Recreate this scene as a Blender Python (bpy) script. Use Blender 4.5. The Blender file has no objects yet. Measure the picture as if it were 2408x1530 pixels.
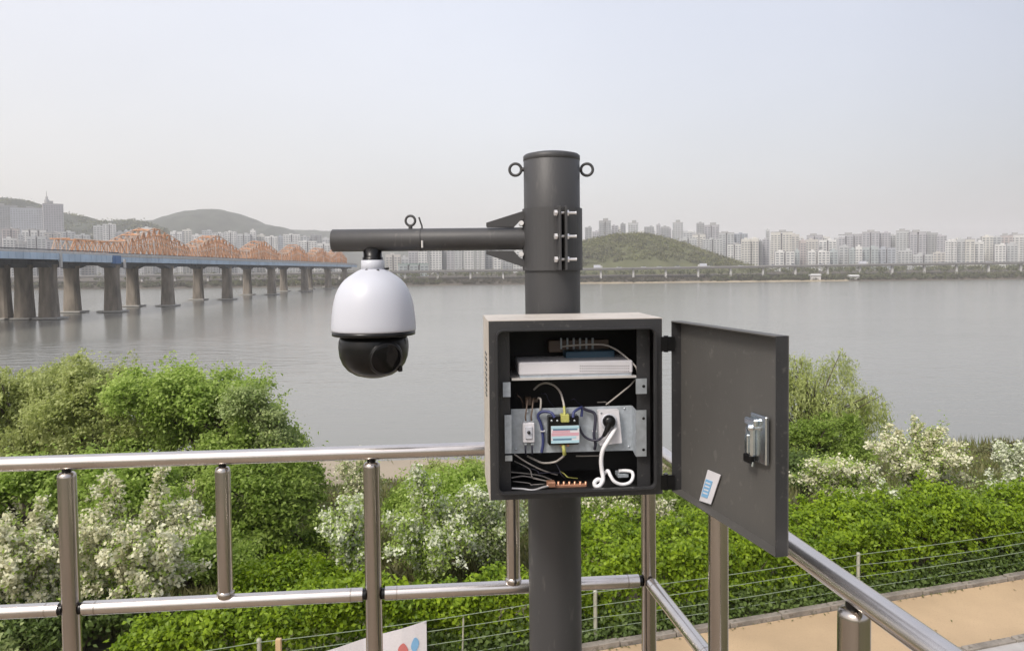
import bpy, math, random
import numpy as np
from mathutils import Vector, Matrix

scene = bpy.context.scene
col = scene.collection
rad = math.radians

# ------------------------------------------------------------------ camera, sky, sun, exposure
F_PX, CX, CY = 1750.0, 1204.0, 695.0          # focal length and principal point on a 2408 x 1530 picture
PITCH, ROLL = 2.07, -0.6
cam_d = bpy.data.cameras.new('camera')
cam = bpy.data.objects.new('camera', cam_d)
col.objects.link(cam)
R3 = Matrix.Rotation(rad(90 - PITCH), 3, 'X') @ Matrix.Rotation(rad(ROLL), 3, 'Z')
cam.matrix_world = R3.to_4x4()                # the eye is the origin; z = 0 is eye level, y looks over the river
cam_d.sensor_fit = 'HORIZONTAL'
cam_d.sensor_width = 36
cam_d.lens = 36 * F_PX / 2408
cam_d.shift_y = -(765 - CY) / 2408
cam_d.clip_start = 0.05
cam_d.clip_end = 20000
scene.camera = cam

SUN_EL, SUN_AZ = 47, -142                     # azimuth from +y towards +x: behind the camera, to its left
world = bpy.data.worlds.new('World')
scene.world = world
world.use_nodes = True
wt = world.node_tree
for n in list(wt.nodes): wt.nodes.remove(n)
wo = wt.nodes.new('ShaderNodeOutputWorld')
sky = wt.nodes.new('ShaderNodeTexSky')
sky.sky_type = 'NISHITA'
sky.sun_disc = False
sky.sun_elevation = rad(SUN_EL)
sky.sun_rotation = rad(SUN_AZ)
sky.dust_density = 6.0
bg_sky = wt.nodes.new('ShaderNodeBackground')
bg_sky.inputs['Strength'].default_value = 0.05
wt.links.new(sky.outputs[0], bg_sky.inputs['Color'])
# a thin, even cloud veil over the blue sky
tc = wt.nodes.new('ShaderNodeTexCoord')
sep = wt.nodes.new('ShaderNodeSeparateXYZ')
wt.links.new(tc.outputs['Generated'], sep.inputs[0])
ramp = wt.nodes.new('ShaderNodeValToRGB')
cr = ramp.color_ramp
cr.elements[0].position = 0.0
cr.elements[0].color = (0.395, 0.378, 0.368, 1)
cr.elements[1].position = 1.0
cr.elements[1].color = (0.430, 0.437, 0.475, 1)
e = cr.elements.new(0.16); e.color = (0.410, 0.397, 0.393, 1)
e = cr.elements.new(0.40); e.color = (0.435, 0.440, 0.475, 1)
wt.links.new(sep.outputs['Z'], ramp.inputs[0])
cn = wt.nodes.new('ShaderNodeTexNoise')
cn.inputs['Scale'].default_value = 1.6
cn.inputs['Detail'].default_value = 4
cmap = wt.nodes.new('ShaderNodeMapping')
cmap.inputs['Scale'].default_value = (1, 1, 2.2)
wt.links.new(tc.outputs['Generated'], cmap.inputs[0])
wt.links.new(cmap.outputs[0], cn.inputs['Vector'])
mr = wt.nodes.new('ShaderNodeMapRange')
mr.inputs['From Min'].default_value = 0.3
mr.inputs['From Max'].default_value = 0.7
mr.inputs['To Min'].default_value = 0.94
mr.inputs['To Max'].default_value = 1.05
wt.links.new(cn.outputs[0], mr.inputs[0])
sx = wt.nodes.new('ShaderNodeMath'); sx.operation = 'MULTIPLY_ADD'    # the veil is denser (greyer) away from the sun
sx.inputs[1].default_value = 0.5; sx.inputs[2].default_value = 0.5
wt.links.new(sep.outputs['X'], sx.inputs[0])
sidem = wt.nodes.new('ShaderNodeValToRGB')
se = sidem.color_ramp.elements
for q, (p_, v_) in enumerate(((0.0, (1.14, 1.11, 1.07)), (1.0, (.60, .60, .62)), (.22, (1.10, 1.08, 1.05)), (.5, (1.0, 1.0, 1.0)), (.70, (.82, .82, .835)), (.79, (.64, .64, .665)))):
    el = se[q] if q < 2 else se.new(p_)
    el.position = p_; el.color = (*v_, 1)
wt.links.new(sx.outputs[0], sidem.inputs[0])
vmx = wt.nodes.new('ShaderNodeMixRGB'); vmx.blend_type = 'MULTIPLY'; vmx.inputs[0].default_value = 1
wt.links.new(ramp.outputs[0], vmx.inputs[1]); wt.links.new(sidem.outputs[0], vmx.inputs[2])
bg_veil = wt.nodes.new('ShaderNodeBackground')
wt.links.new(vmx.outputs[0], bg_veil.inputs['Color'])
wt.links.new(mr.outputs[0], bg_veil.inputs['Strength'])
addw = wt.nodes.new('ShaderNodeAddShader')
wt.links.new(bg_sky.outputs[0], addw.inputs[0]); wt.links.new(bg_veil.outputs[0], addw.inputs[1])
wt.links.new(addw.outputs[0], wo.inputs['Surface'])

sun_d = bpy.data.lights.new('sun', 'SUN')
sun_d.energy = 1.5
sun_d.angle = rad(14)
sun_d.color = (1.0, 0.95, 0.88)
sun = bpy.data.objects.new('sun', sun_d)
col.objects.link(sun)
sd = Vector((math.sin(rad(SUN_AZ)) * math.cos(rad(SUN_EL)), math.cos(rad(SUN_AZ)) * math.cos(rad(SUN_EL)), math.sin(rad(SUN_EL))))
sun.rotation_euler = sd.to_track_quat('Z', 'Y').to_euler()

vs = scene.view_settings
vs.view_transform = 'Standard'
vs.look = 'None'
vs.exposure = 0.65
vs.gamma = 1.0
vs.use_curve_mapping = False
cy = scene.cycles
cy.max_bounces = 7
cy.diffuse_bounces = 3
cy.glossy_bounces = 3
cy.transmission_bounces = 4
cy.volume_bounces = 1
cy.sample_clamp_indirect = 6
cy.use_denoising = True
scene.render.filter_size = 1.9

# ------------------------------------------------------------------ small tools
def ray(x, y):
    return R3 @ Vector(((x - CX) / F_PX, -(y - CY) / F_PX, -1.0))
def at(x, y, D):                               # the point of the place that is D metres ahead along a sight line
    d = ray(x, y); return d * (D / d.y)
def atz(x, y, z):
    d = ray(x, y); return d * (z / d.z)

def node_mat(name, base, rough=0.5, metal=0.0, spec=0.5, var=0.0, scale=8.0, bump=0.0, bscale=40.0, stretch=(1, 1, 1), col2=None, coat=0.0, speck=None, sscale=120.0, samt=0.64):
    m = bpy.data.materials.new(name)
    m.use_nodes = True
    nt = m.node_tree
    b = nt.nodes['Principled BSDF']
    b.inputs['Roughness'].default_value = rough
    b.inputs['Metallic'].default_value = metal
    b.inputs['Specular IOR Level'].default_value = spec
    b.inputs['Coat Weight'].default_value = coat
    tcn = nt.nodes.new('ShaderNodeTexCoord')
    mp = nt.nodes.new('ShaderNodeMapping')
    mp.inputs['Scale'].default_value = stretch
    nt.links.new(tcn.outputs['Object'], mp.inputs[0])
    nz = nt.nodes.new('ShaderNodeTexNoise')
    nz.inputs['Scale'].default_value = scale
    nz.inputs['Detail'].default_value = 5
    nt.links.new(mp.outputs[0], nz.inputs['Vector'])
    rp = nt.nodes.new('ShaderNodeValToRGB')
    c2 = col2 or tuple(min(1, c * (1 + var)) for c in base)
    c1 = base if col2 else tuple(c * (1 - var) for c in base)
    rp.color_ramp.elements[0].position = 0.32
    rp.color_ramp.elements[1].position = 0.68
    rp.color_ramp.elements[0].color = (*c1, 1)
    rp.color_ramp.elements[1].color = (*c2, 1)
    nt.links.new(nz.outputs[0], rp.inputs[0])
    nt.links.new(rp.outputs[0], b.inputs['Base Color'])
    if speck:                                   # dust, scuffs and drip marks
        sn = nt.nodes.new('ShaderNodeTexNoise'); sn.inputs['Scale'].default_value = sscale; sn.inputs['Detail'].default_value = 3
        nt.links.new(mp.outputs[0], sn.inputs['Vector'])
        sr = nt.nodes.new('ShaderNodeMapRange'); sr.inputs['From Min'].default_value = samt; sr.inputs['From Max'].default_value = samt + 0.10; sr.inputs['To Max'].default_value = 0.6
        nt.links.new(sn.outputs[0], sr.inputs[0])
        mxs = nt.nodes.new('ShaderNodeMixRGB'); mxs.inputs[2].default_value = (*speck, 1)
        nt.links.new(sr.outputs[0], mxs.inputs[0]); nt.links.new(rp.outputs[0], mxs.inputs[1])
        nt.links.new(mxs.outputs[0], b.inputs['Base Color'])
    if bump > 0:
        bn = nt.nodes.new('ShaderNodeTexNoise')
        bn.inputs['Scale'].default_value = bscale
        bn.inputs['Detail'].default_value = 4
        nt.links.new(mp.outputs[0], bn.inputs['Vector'])
        bp = nt.nodes.new('ShaderNodeBump')
        bp.inputs['Strength'].default_value = bump
        bp.inputs['Distance'].default_value = 0.02
        nt.links.new(bn.outputs[0], bp.inputs['Height'])
        nt.links.new(bp.outputs[0], b.inputs['Normal'])
    return m

def leaf_mat(name, cols, trans=0.3, rough=0.5, nscale=0.6):
    m = bpy.data.materials.new(name)
    m.use_nodes = True
    nt = m.node_tree
    b = nt.nodes['Principled BSDF']
    out = nt.nodes['Material Output']
    b.inputs['Roughness'].default_value = rough
    b.inputs['Specular IOR Level'].default_value = 0.35
    g = nt.nodes.new('ShaderNodeNewGeometry')
    tcn = nt.nodes.new('ShaderNodeTexCoord')
    nz = nt.nodes.new('ShaderNodeTexNoise')
    nz.inputs['Scale'].default_value = nscale
    nz.inputs['Detail'].default_value = 2
    nt.links.new(tcn.outputs['Object'], nz.inputs['Vector'])
    mx = nt.nodes.new('ShaderNodeMath'); mx.operation = 'MULTIPLY_ADD'
    mx.inputs[1].default_value = 0.55
    nt.links.new(g.outputs['Random Per Island'], mx.inputs[0])
    ms = nt.nodes.new('ShaderNodeMapRange')
    ms.inputs['From Min'].default_value = 0.3
    ms.inputs['From Max'].default_value = 0.7
    ms.inputs['To Max'].default_value = 0.45
    nt.links.new(nz.outputs[0], ms.inputs[0])
    nt.links.new(ms.outputs[0], mx.inputs[2])
    rp = nt.nodes.new('ShaderNodeValToRGB')
    els = rp.color_ramp.elements
    for i, c in enumerate(cols):
        p = i / (len(cols) - 1)
        el = els[0] if i == 0 else (els[1] if i == len(cols) - 1 else els.new(p))
        el.position = p
        el.color = (*c, 1)
    nt.links.new(mx.outputs[0], rp.inputs[0])
    nt.links.new(rp.outputs[0], b.inputs['Base Color'])
    if trans > 0:
        t = nt.nodes.new('ShaderNodeBsdfTranslucent')
        nt.links.new(rp.outputs[0], t.inputs['Color'])
        mix = nt.nodes.new('ShaderNodeMixShader')
        mix.inputs[0].default_value = trans
        nt.links.new(b.outputs[0], mix.inputs[1]); nt.links.new(t.outputs[0], mix.inputs[2])
        nt.links.new(mix.outputs[0], out.inputs['Surface'])
    return m

def wloc(o):
    v = Vector((0, 0, 0))
    while o is not None:
        v += o.location; o = o.parent
    return v

def tag(o, label=None, cat=None, group=None, kind=None):
    if label: o['label'] = label
    if cat: o['category'] = cat
    if group: o['group'] = group
    if kind: o['kind'] = kind
    return o

def thing(name, loc, label, cat, group=None):
    o = bpy.data.objects.new(name, None)
    o.empty_display_size = 0.1
    o.location = loc
    col.objects.link(o)
    return tag(o, label, cat, group)

def link_mesh(name, me, mat, parent=None):
    o = bpy.data.objects.new(name, me)
    if mat: me.materials.append(mat)
    col.objects.link(o)
    if parent: o.parent = parent
    return o

def copy_tree(o, parent=None):
    c = o.copy(); col.objects.link(c)
    if parent: c.parent = parent
    for ch in list(o.children): copy_tree(ch, c)
    return c

def mesh_np(V, Fq):
    me = bpy.data.meshes.new('m')
    V = np.asarray(V, dtype=np.float32); Fq = np.asarray(Fq, dtype=np.int32)
    k = Fq.shape[1]
    me.vertices.add(len(V)); me.vertices.foreach_set('co', V.ravel())
    me.loops.add(Fq.size); me.loops.foreach_set('vertex_index', Fq.ravel())
    me.polygons.add(len(Fq))
    me.polygons.foreach_set('loop_start', np.arange(0, Fq.size, k, dtype=np.int32))
    me.update(calc_edges=True)
    return me

class MB:
    """Collects boxes, tubes, lathes and plates in world coordinates; build() links them as one mesh."""
    def __init__(s): s.v = []; s.f = []; s.sm = []
    def add(s, vs_, fs, smooth=False):
        n = len(s.v)
        s.v += [tuple(p) for p in vs_]
        s.f += [tuple(i + n for i in f) for f in fs]
        s.sm += [smooth] * len(fs)
        return s
    def box(s, c, size, ax=None, bev=0.0):
        c = Vector(c)
        A = [Vector(a) for a in ax] if ax else [Vector((1, 0, 0)), Vector((0, 1, 0)), Vector((0, 0, 1))]
        h = [x / 2 for x in size]
        if bev <= 0 or bev * 2 >= min(size):
            vs_ = [c + A[0] * h[0] * i + A[1] * h[1] * j + A[2] * h[2] * k for k in (-1, 1) for j in (-1, 1) for i in (-1, 1)]
            return s.add(vs_, [(0, 2, 3, 1), (4, 5, 7, 6), (0, 1, 5, 4), (2, 6, 7, 3), (0, 4, 6, 2), (1, 3, 7, 5)])
        # chamfered box
        pts = []; idx = {}
        for sx in (-1, 1):
            for sy in (-1, 1):
                for sz in (-1, 1):
                    for a in range(3):
                        q = [sx * (h[0] - bev), sy * (h[1] - bev), sz * (h[2] - bev)]
                        q[a] = (sx, sy, sz)[a] * h[a]
                        idx[(sx, sy, sz, a)] = len(pts)
                        pts.append(c + A[0] * q[0] + A[1] * q[1] + A[2] * q[2])
        fs = []
        for a in range(3):
            b1, b2 = [x for x in range(3) if x != a]
            for sg in (-1, 1):
                r = []
                for (p, q) in ((-1, -1), (1, -1), (1, 1), (-1, 1)):
                    k = [0, 0, 0]; k[a] = sg; k[b1] = p; k[b2] = q
                    r.append(idx[(*k, a)])
                fs.append(tuple(r))
            for p in (-1, 1):
                for q in (-1, 1):
                    k0 = [0, 0, 0]; k0[b1] = p; k0[b2] = q
                    ka = list(k0); ka[a] = -1; kb = list(k0); kb[a] = 1
                    fs.append((idx[(*ka, b1)], idx[(*kb, b1)], idx[(*kb, b2)], idx[(*ka, b2)]))
        for sx in (-1, 1):
            for sy in (-1, 1):
                for sz in (-1, 1):
                    fs.append(tuple(idx[(sx, sy, sz, a)] for a in range(3)))
        return s.add(pts, fs)
    def tube(s, path, r, n=10, caps=True, smooth=True, closed=False):
        P = [Vector(p) for p in path]
        rs = list(r) if isinstance(r, (list, tuple)) else [r] * len(P)
        vs_ = []; fs = []
        prev = None
        m = len(P)
        for i, p in enumerate(P):
            if closed: t = (P[(i + 1) % m] - P[i - 1]).normalized()
            else: t = (P[min(i + 1, m - 1)] - P[max(i - 1, 0)]).normalized()
            if prev is None:
                a = Vector((0, 0, 1)) if abs(t.z) < 0.9 else Vector((1, 0, 0))
                u = t.cross(a).normalized()
            else:
                u = (prev - t * prev.dot(t)).normalized()
            prev = u
            w = t.cross(u)
            for k in range(n):
                an = 2 * math.pi * k / n
                vs_.append(p + (u * math.cos(an) + w * math.sin(an)) * rs[i])
        lim = m if closed else m - 1
        for i in range(lim):
            j = (i + 1) % m
            for k in range(n):
                k2 = (k + 1) % n
                fs.append((i * n + k, i * n + k2, j * n + k2, j * n + k))
        s.add(vs_, fs, smooth)
        if caps and not closed:
            s.add(vs_[:n], [tuple(range(n))][::-1]); s.add(vs_[-n:], [tuple(range(n))])
        return s
    def lathe(s, prof, o, axis=(0, 0, 1), n=32, smooth=True):
        o = Vector(o); axis = Vector(axis).normalized()
        a = Vector((0, 0, 1)) if abs(axis.z) < 0.9 else Vector((1, 0, 0))
        u = axis.cross(a).normalized(); w = axis.cross(u)
        vs_ = []; fs = []
        for (r, z) in prof:
            for k in range(n):
                an = 2 * math.pi * k / n
                vs_.append(o + axis * z + (u * math.cos(an) + w * math.sin(an)) * max(r, 1e-5))
        for i in range(len(prof) - 1):
            for k in range(n):
                k2 = (k + 1) % n
                fs.append((i * n + k, i * n + k2, (i + 1) * n + k2, (i + 1) * n + k))
        return s.add(vs_, fs, smooth)
    def plate(s, pts, thick):                  # polygon extruded by the vector 'thick'
        pts = [Vector(p) for p in pts]; thick = Vector(thick); n = len(pts)
        vs_ = [p - thick / 2 for p in pts] + [p + thick / 2 for p in pts]
        fs = [tuple(range(n))[::-1], tuple(range(n, 2 * n))] + [(i, (i + 1) % n, n + (i + 1) % n, n + i) for i in range(n)]
        return s.add(vs_, fs)
    def torus(s, c, R, r, axis, n=20, k=8):
        c = Vector(c); axis = Vector(axis).normalized()
        a = Vector((0, 0, 1)) if abs(axis.z) < 0.9 else Vector((1, 0, 0))
        u = axis.cross(a).normalized(); w = axis.cross(u)
        return s.tube([c + (u * math.cos(2 * math.pi * i / n) + w * math.sin(2 * math.pi * i / n)) * R for i in range(n)], r, k, closed=True)
    def build(s, name, mat, parent=None, label=None, kind=None):
        o0 = wloc(parent)
        me = bpy.data.meshes.new(name)
        me.from_pydata([tuple(Vector(p) - o0) for p in s.v], [], s.f)
        me.polygons.foreach_set('use_smooth', s.sm)
        me.update()
        o = link_mesh(name, me, mat, parent)
        return tag(o, label, kind=kind)

def bez(p0, p1, p2, p3, n=14):
    p0, p1, p2, p3 = map(Vector, (p0, p1, p2, p3))
    return [p0 * (1 - t) ** 3 + p1 * 3 * t * (1 - t) ** 2 + p2 * 3 * t * t * (1 - t) + p3 * t ** 3 for t in [i / n for i in range(n + 1)]]
def smooth_path(pts, n=6):                      # Catmull-Rom through the points
    P = [Vector(p) for p in pts]; out = []
    for i in range(len(P) - 1):
        a, b, c, d = P[max(i - 1, 0)], P[i], P[i + 1], P[min(i + 2, len(P) - 1)]
        for k in range(n):
            t = k / n
            out.append(0.5 * ((2 * b) + (c - a) * t + (2 * a - 5 * b + 4 * c - d) * t * t + (3 * b - a - 3 * c + d) * t ** 3))
    out.append(P[-1]); return out

# ------------------------------------------------------------------ materials
M = {}
M['pole'] = node_mat('charcoal_paint', (0.049, 0.0485, 0.050), 0.50, var=0.13, scale=7, bump=0.05, bscale=300, stretch=(1, 1, 0.22), speck=(0.10, 0.095, 0.09), sscale=60, samt=0.64)
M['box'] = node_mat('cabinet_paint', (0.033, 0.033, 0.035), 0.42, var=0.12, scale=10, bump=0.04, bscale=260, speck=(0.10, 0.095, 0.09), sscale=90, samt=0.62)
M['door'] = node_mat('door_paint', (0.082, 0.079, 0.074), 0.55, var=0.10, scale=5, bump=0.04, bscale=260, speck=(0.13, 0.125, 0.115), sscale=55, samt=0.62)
M['inner'] = node_mat('cabinet_inner_shade', (0.011, 0.011, 0.012), 0.6, var=0.1, scale=10)  # cabinet paint darkened, so the shade inside is painted into the colour
M['rubber'] = node_mat('rubber_seal', (0.02, 0.02, 0.022), 0.55, var=0.1)
M['black'] = node_mat('black_plastic', (0.006, 0.006, 0.0065), 0.30, spec=0.35, var=0.1, scale=20)
M['gloss'] = node_mat('smoked_glass', (0.004, 0.004, 0.005), 0.14, var=0.1, spec=0.3)
M['white'] = node_mat('white_enamel', (0.53, 0.545, 0.60), 0.34, var=0.02, scale=5)
M['wplas'] = node_mat('white_plastic', (0.66, 0.65, 0.68), 0.4, var=0.04, scale=30)
M['zinc'] = node_mat('galvanised_steel', (0.50, 0.54, 0.58), 0.42, metal=0.75, var=0.12, scale=60)
M['zincl'] = node_mat('zinc_plate', (0.42, 0.46, 0.50), 0.55, metal=0.35, var=0.12, scale=90)
M['chrome'] = node_mat('polished_steel', (0.74, 0.80, 0.85), 0.22, metal=1.0, var=0.06, scale=30)
M['bolt'] = node_mat('bright_bolt', (0.78, 0.76, 0.75), 0.32, metal=0.6, var=0.06, scale=60)
M['rail'] = node_mat('brushed_stainless', (0.49, 0.45, 0.415), 0.22, metal=1.0, var=0.16, scale=22, stretch=(1, 1, 0.08), bump=0.02, bscale=120)
M['railh'] = node_mat('brushed_stainless_rail', (0.67, 0.63, 0.60), 0.25, metal=1.0, var=0.08, scale=9, bump=0.0, bscale=140)
M['copper'] = node_mat('copper', (0.62, 0.32, 0.20), 0.35, metal=0.6, var=0.15, scale=60)
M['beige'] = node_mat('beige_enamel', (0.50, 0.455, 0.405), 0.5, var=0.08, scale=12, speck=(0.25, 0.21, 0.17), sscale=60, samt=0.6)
M['blue_cable'] = node_mat('blue_cable', (0.035, 0.045, 0.14), 0.45, var=0.2)
M['grey_cable'] = node_mat('grey_cable', (0.42, 0.39, 0.36), 0.5, var=0.1)
M['dark_cable'] = node_mat('dark_cable', (0.03, 0.03, 0.05), 0.5, var=0.1)
M['white_cable'] = node_mat('white_cable', (0.80, 0.80, 0.82), 0.4, var=0.03)
M['yellow_wire'] = node_mat('yellow_green_wire', (0.42, 0.42, 0.12), 0.5, var=0.2, scale=80)
M['brown'] = node_mat('brown_connector', (0.12, 0.085, 0.065), 0.5, var=0.2)
M['teal'] = node_mat('dark_blue_plastic', (0.03, 0.075, 0.12), 0.4, var=0.15)
M['lblue'] = node_mat('pale_blue_print', (0.42, 0.62, 0.70), 0.5, var=0.05)
M['sblue'] = node_mat('blue_print', (0.20, 0.42, 0.66), 0.45, var=0.06)
M['pink'] = node_mat('pink_print', (0.62, 0.36, 0.42), 0.5, var=0.05)
M['red'] = node_mat('red_print', (0.55, 0.17, 0.16), 0.5, var=0.05)
M['dkblue'] = node_mat('dark_blue_print', (0.10, 0.20, 0.30), 0.5, var=0.05)
M['concrete'] = node_mat('concrete', (0.34, 0.33, 0.31), 0.85, var=0.15, scale=3, bump=0.2, bscale=20)
M['pier'] = node_mat('pier_concrete', (0.20, 0.172, 0.14), 0.85, var=0.4, scale=0.5, stretch=(1, 1, 0.25), bump=0.2, bscale=2)
M['girder'] = node_mat('blue_girder_paint', (0.43, 0.54, 0.66), 0.5, var=0.14, scale=0.15)
M['girder_dark'] = node_mat('deep_blue_paint', (0.05, 0.14, 0.32), 0.5, var=0.06, scale=0.2)
M['under'] = node_mat('dark_steel_and_shade', (0.06, 0.07, 0.085), 0.6, var=0.15, scale=0.3)  # handrail steel; also holds painted shade for inner girders and pier haunches
M['orange'] = node_mat('orange_truss_paint', (0.50, 0.25, 0.125), 0.6, var=0.25, scale=0.2)
M['orangel'] = node_mat('pale_orange_paint', (0.60, 0.43, 0.31), 0.6, var=0.14, scale=0.12)
M['railing_far'] = node_mat('pale_parapet', (0.50, 0.49, 0.48), 0.7, var=0.06, scale=0.3)
M['vdeck'] = node_mat('viaduct_concrete', (0.12, 0.115, 0.11), 0.85, var=0.1, scale=0.2)
M['vrail'] = node_mat('viaduct_parapet', (0.22, 0.215, 0.21), 0.8, var=0.1, scale=0.1)
M['soil'] = node_mat('earth', (0.10, 0.085, 0.055), 0.95, var=0.3, scale=1.4, bump=0.4, bscale=12)
M['stake'] = node_mat('pale_wood', (0.50, 0.36, 0.20), 0.8, var=0.12, scale=18, stretch=(1, 1, 0.1))
M['kerb'] = node_mat('kerb_stone', (0.23, 0.205, 0.175), 0.9, var=0.25, scale=6, bump=0.5, bscale=30, speck=(0.10, 0.085, 0.06), sscale=14, samt=0.55)
M['pavelight'] = node_mat('pale_paving', (0.38, 0.365, 0.35), 0.85, var=0.08, scale=5, bump=0.15, bscale=60)
M['path'] = node_mat('tan_surfacing', (0.46, 0.335, 0.205), 0.9, var=0.10, scale=0.9, bump=0.25, bscale=160, speck=(0.30, 0.22, 0.14), sscale=45, samt=0.58)
M['fpost'] = node_mat('galvanised_post', (0.38, 0.38, 0.31), 0.55, metal=0.2, var=0.1, scale=20)
M['fwire'] = node_mat('pale_green_wire', (0.25, 0.31, 0.22), 0.6, var=0.1, scale=30)
M['bark'] = node_mat('bark', (0.085, 0.066, 0.05), 0.9, var=0.25, scale=12, bump=0.6, bscale=30, stretch=(1, 1, 0.25))
M['twig'] = node_mat('twig', (0.13, 0.10, 0.065), 0.9, var=0.2, scale=20)

# leaves
M['leaf_willow'] = leaf_mat('willow_leaf', [(0.27, 0.33, 0.05), (0.44, 0.53, 0.11), (0.62, 0.67, 0.31)], 0.5)
M['leaf_bright'] = leaf_mat('bright_leaf', [(0.20, 0.33, 0.018), (0.37, 0.55, 0.042), (0.58, 0.70, 0.22)], 0.5)
M['leaf_mid'] = leaf_mat('mid_leaf', [(0.15, 0.25, 0.02), (0.26, 0.38, 0.04), (0.42, 0.53, 0.13)], 0.5)
M['leaf_silver'] = leaf_mat('silver_leaf', [(0.13, 0.23, 0.025), (0.29, 0.40, 0.085), (0.56, 0.62, 0.29)], 0.4)
M['leaf_hedge'] = leaf_mat('hedge_leaf', [(0.07, 0.14, 0.006), (0.155, 0.275, 0.008), (0.32, 0.45, 0.018)], 0.35, 0.5, 2.2)
M['leaf_dark'] = leaf_mat('dark_leaf', [(0.05, 0.09, 0.014), (0.09, 0.15, 0.025), (0.17, 0.24, 0.06)], 0.35)
M['leaf_dry'] = leaf_mat('dry_leaf', [(0.12, 0.10, 0.05), (0.17, 0.15, 0.07), (0.20, 0.22, 0.08)], 0.3)
M['blossom'] = leaf_mat('cream_blossom', [(0.64, 0.62, 0.38), (0.78, 0.765, 0.54), (0.83, 0.83, 0.67)], 0.3)
M['blossomw'] = leaf_mat('white_blossom', [(0.58, 0.63, 0.42), (0.74, 0.77, 0.58), (0.84, 0.85, 0.72)], 0.3)
M['grass'] = leaf_mat('grass_blade', [(0.09, 0.13, 0.025), (0.14, 0.18, 0.04), (0.22, 0.20, 0.09)], 0.25, nscale=0.25)
M['far_leaf'] = leaf_mat('far_leaf', [(0.055, 0.07, 0.03), (0.10, 0.11, 0.05), (0.16, 0.16, 0.075)], 0.15, nscale=0.02)
M['far_leaf_bank'] = leaf_mat('far_bank_leaf', [(0.045, 0.036, 0.024), (0.075, 0.058, 0.042), (0.085, 0.08, 0.045)], 0.15, nscale=0.03)

# ------------------------------------------------------------------ ground, water, hills
EDGE0 = Vector((1.667, 11.585, 0)); EDIR = Vector((0.9586, 0.2848, 0)).normalized(); ENRM = Vector((-EDIR.y, EDIR.x, 0))
def on_bank(s, t, z): return EDGE0 + EDIR * s + ENRM * t + Vector((0, 0, z))
def bank_h(x, y):
    t = (x - EDGE0.x) * ENRM.x + (y - EDGE0.y) * ENRM.y
    t3 = np.maximum(t - 3.2, 0.0)
    left = np.maximum(57.0 - y, 0.0)
    s_ = t3 / (t3 + left + 1e-6)
    z = -6.02 - 8.45 * s_ ** 0.92
    return z + 0.12 * np.sin(x * 0.9 + 1.3) * np.sin(y * 0.7) * np.minimum(t3 / 4, 1)

def grid_sheet(name, xs, ys, hf, mat, kind='structure', smooth=True):
    X, Y = np.meshgrid(xs, ys)
    Z = hf(X, Y)
    V = np.stack([X, Y, Z], -1).reshape(-1, 3)
    nx, ny = len(xs), len(ys)
    i = np.arange(nx - 1)[None, :] + nx * np.arange(ny - 1)[:, None]
    Fq = np.stack([i, i + 1, i + nx + 1, i + nx], -1).reshape(-1, 4)
    me = mesh_np(V, Fq)
    me.polygons.foreach_set('use_smooth', [smooth] * len(me.polygons))
    o = link_mesh(name, me, mat)
    o['kind'] = kind
    return o

# near bank: earth with grass, sand towards the water
gm = bpy.data.materials.new('river_bank')
gm.use_nodes = True
nt = gm.node_tree; b = nt.nodes['Principled BSDF']; b.inputs['Roughness'].default_value = 0.95
gt = nt.nodes.new('ShaderNodeTexCoord'); gs = nt.nodes.new('ShaderNodeSeparateXYZ')
nt.links.new(gt.outputs['Object'], gs.inputs[0])
n1 = nt.nodes.new('ShaderNodeTexNoise'); n1.inputs['Scale'].default_value = 0.35; n1.inputs['Detail'].default_value = 6
nt.links.new(gt.outputs['Object'], n1.inputs['Vector'])
r1 = nt.nodes.new('ShaderNodeValToRGB')
r1.color_ramp.elements[0].position = 0.35; r1.color_ramp.elements[0].color = (0.075, 0.085, 0.03, 1)
r1.color_ramp.elements[1].position = 0.65; r1.color_ramp.elements[1].color = (0.15, 0.125, 0.075, 1)
nt.links.new(n1.outputs[0], r1.inputs[0])
sm = nt.nodes.new('ShaderNodeMapRange')
sm.inputs['From Min'].default_value = -10.9; sm.inputs['From Max'].default_value = -11.7
ad = nt.nodes.new('ShaderNodeMath'); ad.operation = 'ADD'
an = nt.nodes.new('ShaderNodeMath'); an.operation = 'MULTIPLY_ADD'; an.inputs[1].default_value = 1.4; an.inputs[2].default_value = -0.7
nt.links.new(n1.outputs[0], an.inputs[0]); nt.links.new(gs.outputs['Z'], ad.inputs[0]); nt.links.new(an.outputs[0], ad.inputs[1])
nt.links.new(ad.outputs[0], sm.inputs[0])
mx = nt.nodes.new('ShaderNodeMixRGB'); mx.inputs[2].default_value = (0.36, 0.30, 0.22, 1)
nt.links.new(sm.outputs[0], mx.inputs[0]); nt.links.new(r1.outputs[0], mx.inputs[1]); nt.links.new(mx.outputs[0], b.inputs['Base Color'])
bp = nt.nodes.new('ShaderNodeBump'); bp.inputs['Strength'].default_value = 0.5; bp.inputs['Distance'].default_value = 0.1
n2 = nt.nodes.new('ShaderNodeTexNoise'); n2.inputs['Scale'].default_value = 6; n2.inputs['Detail'].default_value = 5
nt.links.new(gt.outputs['Object'], n2.inputs['Vector']); nt.links.new(n2.outputs[0], bp.inputs['Height']); nt.links.new(bp.outputs[0], b.inputs['Normal'])

xs = np.unique(np.concatenate([np.linspace(-4500, -120, 12), np.linspace(-120, 120, 121), np.linspace(120, 4500, 12)]))
ys = np.unique(np.concatenate([np.linspace(-400, 0, 9), np.linspace(0, 64, 81)]))
grid_sheet('river_bank', xs, ys, bank_h, gm)

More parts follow.
